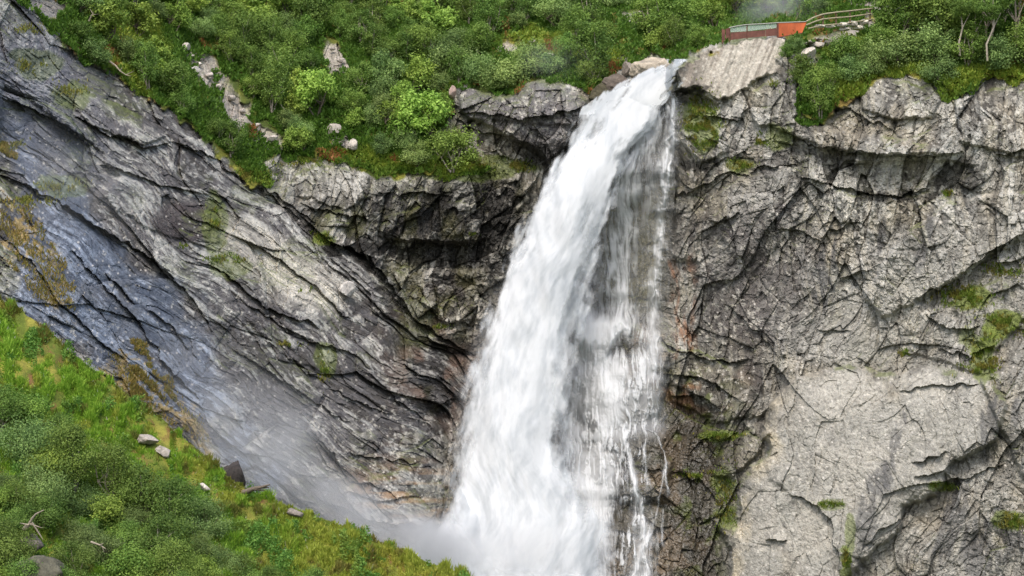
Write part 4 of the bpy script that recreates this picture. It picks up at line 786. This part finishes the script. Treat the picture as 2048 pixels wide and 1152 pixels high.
def grid(x0, x1, y0, y1, st=1.7):
    x, y = np.meshgrid(np.arange(x0, x1, st), np.arange(y0, y1, st)); return x.astype(f4), y.astype(f4)
def sheet(name, x, y, d, dens, m=WAT, parent=None, aer_shade=None):
    aer_shade = np.ones_like(x) if aer_shade is None else aer_shade
    k = dens > .012; q_ = k[:-1, :-1] | k[1:, :-1] | k[:-1, 1:] | k[1:, 1:]
    ii = np.arange(x.size, dtype=np.int32).reshape(x.shape); q = np.stack([ii[:-1, :-1], ii[1:, :-1], ii[1:, 1:], ii[:-1, 1:]], -1)[q_]
    c = np.stack([(x - 1024) / F * d, d, (576 - y) / F * d], -1).reshape(-1, 3); used, inv = np.unique(q, return_inverse=True)
    return obj(name, np_mesh(name, c[used], inv.reshape(-1, 4), m, True, {'dens': np.clip(dens, 0, 1).ravel()[used], 'aer_shade': np.clip(aer_shade, 0, 1).astype(f4).ravel()[used]}), parent)
WROOT = empty('waterfall', at(1300, 140, 148)); tag(WROOT, 'white waterfall plunging down the cliff between the two rock walls', 'waterfall', kind='structure')
WROOT.location = (0, 0, 0)
x, y = grid(680, 1400, 118, 1240)
lw, rw = lx(y), rx(y); s = (x - lw) / (rw - lw)
cx_ = (lw + rw) / 2
dmain = np.interp(y, [118, 200, 300, 450, 700, 1000, 1240], [148.6, 147.4, 146.2, 144.6, 142.2, 138.4, 134.6]).astype(f4)
rock = samp(FR, x, y)
dmain = np.minimum(dmain, np.where(y < 260, rock - .35, rock - .6))
fl = (x - cx_) / 60.                                   # coordinate across the flow (streamlines follow the edges)
for k, off in enumerate((0., .7, 1.5)):
    sd = 300 + k * 20
    yy = y / 25.
    wob = fbm(fl * .6, yy * .12, sd, 2) * .35
    st1 = fbm((fl + wob) * 2.0, yy * .3 - fl * .3, sd + 1, 5, .5); st2 = fbm((fl + wob) * 8, yy * .9 - fl * .8, sd + 2, 4, .6)
    edge_n = fbm(fl * 2 + 7, yy * .5 + k, sd + 3, 5, .62) * 30 + st2 * 5
    feather = fbm(x * .055 + y * .018, y * .014 + x * .01, sd + 4, 4, .6)
    eL = (x - lw) + edge_n * .8 + feather * 20; eR = (rw - x) + edge_n * .9 + st1 * 26
    wL = np.where(y < 230, 5, 22 + (y - 230) * .02); wR = np.where(y < 210, 4, 20 + np.clip(y - 210, 0, 700) * .05)
    a = sm(-4 - wL * .15, wL, eL) * sm(-4, wR, eR)
    a = a * np.clip(.99 + st1 * .08 + st2 * .05, .25, 1)
    a = a * (1 - .5 * sm(.2, .75, st1 * .8 + feather * .5) * sm(200, 420, y) * sm(.55, .95, s))
    a = a * (1 - .45 * sm(.3, .8, feather + st1 * .4) * sm(420, 600, y) * sm(.3, .0, s) * sm(1000, 850, y))
    # grey hollow in the foot where the rock shows through
    hol = np.exp(-(((x - 1090) / 60) ** 2 + ((y - 1075) / 75) ** 2)) * sm(-.3, .5, st1 + st2 * .4); a = a * (1 - .4 * hol)
    # dark rock gap at the lip
    gap = np.exp(-(((x - 1248 + (y - 190) * .75) / 5.5) ** 2)) * sm(165, 180, y) * sm(232, 205, y) * sm(-.5, .3, st2 + fbm(x * .1, y * .1, 5, 2)); a = a * (1 - .75 * gap)
    rel = st1 * .16 + st2 * .02 + fbm(x * .02, y * .007, sd + 6, 3, .5) * .5
    bul = -1.5 * np.clip(1 - (2 * s - 1) ** 2, 0, 1) * sm(200, 420, y)
    d = dmain + bul * .8 + (off - .4) * sm(180, 320, y) + rel * sm(150, 320, y) * .55 + rel * .12
    d = np.minimum(d, rock - .1 - (2 - k) * .03 + .02 * off)
    pl = fbm(x * .045 + y * .012 + fbm(x * .02, y * .02, sd + 8, 2) * .6, y * .016 - x * .006, sd + 9, 5, .62)
    aer_shade = .86 + .5 * pl + .25 * st2 - .35 * sm(.75, 1.05, s + st1 * .1) - .3 * sm(.14, -.05, s + st1 * .1)  # thin water and grey shading streaks, both painted into the water colour
    sheet('plunge_sheet', x, y, d, a * (1 if k else .85), parent=WROOT, aer_shade=aer_shade)
# ---- veils and cascades running over the right hand rock
x, y = grid(1085, 1385, 185, 1240, 1.35)
rock = samp(FR, x, y)
V0 = np.zeros_like(x)
vs = fbm(x * .12 + fbm(x * .02, y * .008, 401, 3) * 2, y * .012, 402, 4, .6); vf = fbm(x * .34 + fbm(x * .05, y * .02, 403, 3) * 2.2, y * .03, 404, 4, .65); br = fbm(x * .07, y * .055, 405, 4)
def softpoly(p, f=14, wob=10): return sm(-f, f, sdf_poly(p, x + br * wob, y + vs * wob))
def strand(pl, w0, w1, alpha, rag=6., sd=0):
    P_ = np.array(pl, float); L_ = len(P_) - 1; yy = y.clip(P_[:, 1].min(), P_[:, 1].max()); xc = np.interp(yy, P_[:, 1], P_[:, 0]) + fbm(y * .05, y * 0 + sd, 410 + sd, 4) * rag
    t = (yy - P_[0, 1]) / (P_[-1, 1] - P_[0, 1] + 1e-5); w = w0 + (w1 - w0) * t
    w = w * (1 + .45 * fbm(y * .07 + sd, y * 0, 430 + sd, 3))
    end = sm(-6, 6, y - P_[0, 1]) * sm(-10, 14, P_[-1, 1] - y)
    g = np.exp(-((x - xc) / w) ** 2) ; return alpha * end * (.9 + .25 * fbm(y * .06 + sd, x * .08, 450 + sd, 3)) * (g * (.8 + .35 * vf) + .3 * np.exp(-((x - xc) / (w * 2.4)) ** 2) * sm(-.2, .6, vf))
def put(a): 
    global V0
    V0 = 1 - (1 - V0) * (1 - np.clip(a, 0, 1))
put(softpoly([(1345,195),(1300,205),(1260,250),(1200,330),(1180,420),(1150,560),(1150,640),(1320,660),(1335,420),(1350,300)], 24) * (.13 + .16 * sm(-.4, .6, vs)))
put(softpoly([(1215,260),(1235,300),(1205,420),(1185,560),(1175,700),(1165,900),(1110,900),(1130,600),(1170,400)], 26) * (.42 + .2 * vs))
put(softpoly([(1345,196),(1290,205),(1235,260),(1190,330),(1175,420),(1235,420),(1262,330),(1290,270),(1335,225)], 12) * sm(-.45, .45, vs + vf * .5) * .6)
put(softpoly([(1290,215),(1345,200),(1340,240),(1300,300),(1240,340),(1250,270)], 12) * sm(-.5, .4, vs + vf * .7) * .4)
put(softpoly([(1235,290),(1275,300),(1272,420),(1262,520),(1268,640),(1205,640),(1210,560),(1222,420)], 12, 6) * sm(-.6, .35, vs * .7 + vf * .4) * .7)
for a in (([(1290,262),(1268,330),(1252,420),(1244,520),(1238,640)], 14, 22, .55, 5, 1), ([(1262,320),(1240,380),(1232,460)], 5, 9, .5, 4, 2), ([(1352,196),(1351,230),(1346,262),(1340,300),(1334,345),(1327,400),(1320,470),(1313,540),(1307,610),(1304,690)], 5, 12, .75, 4, 3), ([(1340,205),(1346,250),(1330,300),(1328,345),(1322,380)], 2.5, 6, .8, 6, 4), ([(1318,225),(1316,270),(1300,310),(1296,380),(1290,450)], 3, 8, .35, 6, 5), ([(1340,140),(1341,170),(1338,196)], 4, 5, .5, 3, 6)): put(strand(*a))
# landing apron and the net of threads under it
put(softpoly([(1258,634),(1200,636),(1150,605),(1145,690),(1185,700),(1202,708),(1228,688),(1262,652)], 14, 8) * (.92 + .12 * vf))
put(softpoly([(1250,636),(1315,668),(1330,700),(1250,680)], 12, 8) * (.22 + .4 * sm(0, .6, vf)))
put(softpoly([(1130,680),(1200,704),(1260,708),(1325,690),(1318,870),(1135,880)], 18, 10) * (.3 + .2 * sm(-.3, .6, vs) + .5 * sm(-.1, .6, vf + br * .5)))
put(softpoly([(1165,700),(1240,712),(1236,800),(1226,860),(1200,862),(1176,800)], 14, 8) * (.5 + .4 * sm(-.2, .5, vs + vf * .6)))
put(softpoly([(1215,735),(1250,735),(1243,852),(1200,852)], 9, 5) * (.5 + .3 * vs))
for a in (([(1306,690),(1300,735),(1296,760)], 16, 20, .5, 4, 7), ([(1200,706),(1192,760),(1170,820),(1160,850)], 3, 3, .7, 5, 8), ([(1172,700),(1150,770),(1140,830)], 3, 3, .4, 5, 9), ([(1250,730),(1256,775),(1262,800)], 3, 4, .6, 3, 10), ([(1296,760),(1292,800),(1288,850)], 7, 9, .3, 3, 11)): put(strand(*a))
# over the boulders
for a in (([(1168,826),(1155,850),(1152,870),(1156,920),(1150,960)], 4, 5, .9, 4, 12), ([(1190,860),(1170,862),(1158,880),(1152,950),(1150,980)], 3, 7, .7, 4, 13), ([(1205,862),(1198,890),(1192,905)], 9, 8, .9, 4, 14), ([(1225,862),(1212,885),(1200,905)], 4, 8, .9, 4, 15),
 ([(1195,905),(1192,940),(1196,1000),(1190,1060),(1184,1240)], 20, 28, .85, 6, 16), ([(1215,905),(1222,950),(1206,1000),(1200,1100)], 8, 8, .6, 6, 17), ([(1170,905),(1166,950),(1172,1000),(1170,1240)], 14, 26, .6, 6, 18),
 ([(1243,852),(1247,875),(1256,905),(1262,935),(1270,960),(1273,985),(1280,1010),(1288,1050),(1289,1085),(1276,1120),(1266,1152),(1255,1240)], 3.5, 9, .95, 4, 19), ([(1250,862),(1256,905),(1266,935),(1272,980)], 2.5, 4, .7, 6, 20), ([(1286,1040),(1292,1080),(1284,1130),(1276,1200)], 9, 18, .55, 5, 21), ([(1272,985),(1268,1010),(1272,1060),(1280,1090)], 3, 6, .35, 8, 22),
 ([(1290,856),(1312,866),(1322,890),(1330,905),(1332,925),(1329,940),(1334,970),(1338,990)], 1.6, 2, .9, 3, 23), ([(1329,938),(1322,970),(1317,1010),(1310,1050)], 1.6, 1.6, .6, 3, 24), ([(1289,880),(1290,940),(1292,985)], 1.8, 2, .55, 2, 25), ([(1328,1020),(1325,1060),(1326,1092)], 1.5, 1.6, .5, 2, 26), ([(1256,1096),(1250,1130),(1248,1152)], 2, 2, .5, 2, 27),
 ([(1240,900),(1240,930),(1244,950)], 2, 3, .5, 3, 28), ([(1122,905),(1108,920),(1106,960)], 4, 6, .5, 3, 29), ([(1118,906),(1130,915)], 3, 3, .7, 2, 30)): put(strand(*a))
put(softpoly([(1130,850),(1180,862),(1240,862),(1250,920),(1230,1000),(1130,1000),(1110,930)], 16, 14) * (.3 + .6 * sm(-.2, .5, vf + br * .7)))
put(softpoly([(1240,860),(1290,880),(1300,990),(1310,1240),(1230,1240),(1250,1000)], 14, 14) * (.06 + .6 * sm(.1, .5, vf + br * .8)))
put(softpoly([(1115,960),(1160,940),(1222,975),(1216,1100),(1222,1240),(1100,1240)], 16, 10) * (.6 + .4 * sm(-.4, .4, vs + vf * .4)))
put(softpoly([(1262,1070),(1300,1060),(1296,1110),(1285,1240),(1245,1240)], 10, 10) * (.05 + .7 * sm(.1, .6, vf)))
V0 *= sm(1386, 1372, x)
d = rock - .12 - .25 * np.clip(V0, 0, 1) + vf * .05 + vs * .08
free = softpoly([(1200,330),(1340,330),(1330,600),(1180,600)], 30) ; d = d - free * 1.2 - .25 * V0 - 1.0 * softpoly([(1260,630),(1195,632),(1150,605),(1145,690),(1202,708),(1262,652)], 22)
sheet('cascade_veil', x, y, d, V0, parent=WROOT)
# ---- turbulent foam mound at the foot
x, y = grid(730, 1240, 900, 1240, 1.7)
sd = 500; n1 = fbm(x * .018, y * .014, sd, 5, .5); n2 = fbm(x * .07, y * .04, sd + 1, 4, .6)
for k in range(2):
    prof = np.interp(x, [730, 800, 860, 905, 960, 1020, 1090, 1160, 1240], [1130, 1112, 1070, 1000, 1085, 1110, 1120, 1125, 1150]).astype(f4) + n1 * 26 + k * 14
    a = sm(-10, 60, y - prof) * (.7 + .3 * n1 + .2 * n2) * sm(1232, 1150, x) * sm(728, 800, x)
    d = np.interp(y, [900, 1240], [136.5, 131.5]).astype(f4) - .35 * n1 - .05 * n2 - k * .8 + np.abs(x - 1000) * .004
    sheet('foam', x, y, d, np.clip(a, 0, 1), parent=WROOT)
# ============================================================ DRIFTING SPRAY (soft volumes)
def mist(label, c_px, c_py, d, rx_, ry_, rz_, dens, tilt=0., colr=(.93, .945, .96), ns=.13, thr=.45):
    m, nt, out = mat('spray'); L = nt.links.new
    tc = N(nt, 'ShaderNodeTexCoord'); ln = N(nt, 'ShaderNodeVectorMath', operation='LENGTH'); L(tc.outputs['Object'], ln.inputs[0])
    fo = N(nt, 'ShaderNodeMapRange', interpolation_type='SMOOTHSTEP'); fo.inputs[1].default_value = 1; fo.inputs[2].default_value = .1; fo.inputs[3].default_value = 0; fo.inputs[4].default_value = 1; L(ln.outputs['Value'], fo.inputs[0])
    ge = N(nt, 'ShaderNodeNewGeometry'); n = N(nt, 'ShaderNodeTexNoise'); n.inputs['Scale'].default_value = ns; n.inputs['Detail'].default_value = 3; L(ge.outputs['Position'], n.inputs['Vector'])
    mr = N(nt, 'ShaderNodeMapRange'); mr.inputs[1].default_value = thr; mr.inputs[2].default_value = .68; mr.inputs[3].default_value = .15; mr.inputs[4].default_value = 2.; L(n.outputs['Fac'], mr.inputs[0])
    a = N(nt, 'ShaderNodeMath', operation='MULTIPLY'); L(fo.outputs[0], a.inputs[0]); L(mr.outputs[0], a.inputs[1])
    b = N(nt, 'ShaderNodeMath', operation='MULTIPLY'); L(a.outputs[0], b.inputs[0]); b.inputs[1].default_value = dens
    v = N(nt, 'ShaderNodeVolumePrincipled'); v.inputs['Color'].default_value = (*colr, 1); v.inputs['Anisotropy'].default_value = .1; L(b.outputs[0], v.inputs['Density']); L(v.outputs[0], out.inputs['Volume'])
    vv, ff = ico(4); o = obj('mist', np_mesh('mist', vv, ff, m, True)); o.location = at(c_px, c_py, d); o.scale = (rx_, ry_, rz_); o.rotation_euler = (0, math.radians(tilt), 0)
    tag(o, label, 'mist', kind='stuff'); return o
mist('blue white spray drifting up along the left rock slope', 540, 890, 115, 12, 7, 4.6, .1, 44)
mist('thin spray hanging over the upper left rocks', 170, 370, 112, 7, 6, 3.4, .02, 35)
mist('dense spray behind the crest of the near slope', 700, 1030, 120, 8.5, 6, 3., .2, 28)
mist('thick spray around the foot of the fall', 860, 1080, 130, 5.5, 5, 2.8, .4, 15, (.93, .95, .97))
mist('soft spray beside the left edge of the fall', 960, 780, 143.5, 2.2, 2.5, 11, .1, 14, (.93, .95, .97))
mist('faint spray rising behind the viewing platform', 1560, 25, 158, 5, 5, 3.4, .12, 0)
mist('faint spray over the shrubs above the dark ledge', 1120, 120, 148, 4.5, 3, 2.2, .05, 0)
mist('soft spray where the right veil lands', 1200, 650, 145, 2.6, 2, 3.4, .16, 0, (.93, .95, .97))
mist('soft spray between the main fall and the right veil', 1170, 430, 146.2, 1.6, 1.6, 9, .16, 8, (.93, .95, .97))
mist('soft spray over the foot of the fall', 1030, 1090, 133, 6.5, 4, 3., .16, 0, (.95, .96, .97))
EXPO = 0.88
# ============================================================ WORLD, SUN, CAMERA
sc = bpy.context.scene
w = bpy.data.worlds.new('World'); sc.world = w; w.use_nodes = True; nt = w.node_tree; nt.nodes.clear()
sky = nt.nodes.new('ShaderNodeTexSky'); sky.sky_type = 'NISHITA'; sky.sun_disc = False
EL, AZ = math.radians(58), math.radians(-14)          # sun up, behind and left of the viewer
sdir = (math.sin(AZ) * math.cos(EL), -math.cos(AZ) * math.cos(EL), math.sin(EL))   # towards the sun
sky.sun_elevation = EL; sky.sun_rotation = math.atan2(sdir[0], sdir[1])
sky.air_density = 1.2; sky.dust_density = 4.0; sky.ozone_density = .8
bg = nt.nodes.new('ShaderNodeBackground'); bg.inputs[1].default_value = .15
wo = nt.nodes.new('ShaderNodeOutputWorld'); nt.links.new(sky.outputs[0], bg.inputs[0]); nt.links.new(bg.outputs[0], wo.inputs[0])
sl = bpy.data.lights.new('sun', 'SUN'); sl.energy = 1.1; sl.angle = math.radians(24); sl.color = (1, .965, .92)
so = bpy.data.objects.new('sun', sl); C.objects.link(so)
from mathutils import Vector
so.rotation_euler = Vector(sdir).to_track_quat('Z', 'Y').to_euler()
cam = bpy.data.cameras.new('camera'); cam.sensor_width = 36; cam.lens = 36 * F / 2048; cam.clip_start = .5; cam.clip_end = 6000
cob = bpy.data.objects.new('camera', cam); C.objects.link(cob); cob.rotation_euler = (math.radians(90), 0, 0); sc.camera = cob
sc.render.engine = 'CYCLES'; sc.view_settings.view_transform = 'Standard'; sc.view_settings.look = 'None'; sc.view_settings.exposure = EXPO; sc.view_settings.gamma = 1
sc.cycles.transparent_max_bounces = 40; sc.cycles.max_bounces = 8; sc.cycles.volume_bounces = 1; sc.cycles.volume_step_rate = 2.; sc.cycles.volume_max_steps = 128
sc.cycles.use_denoising = True
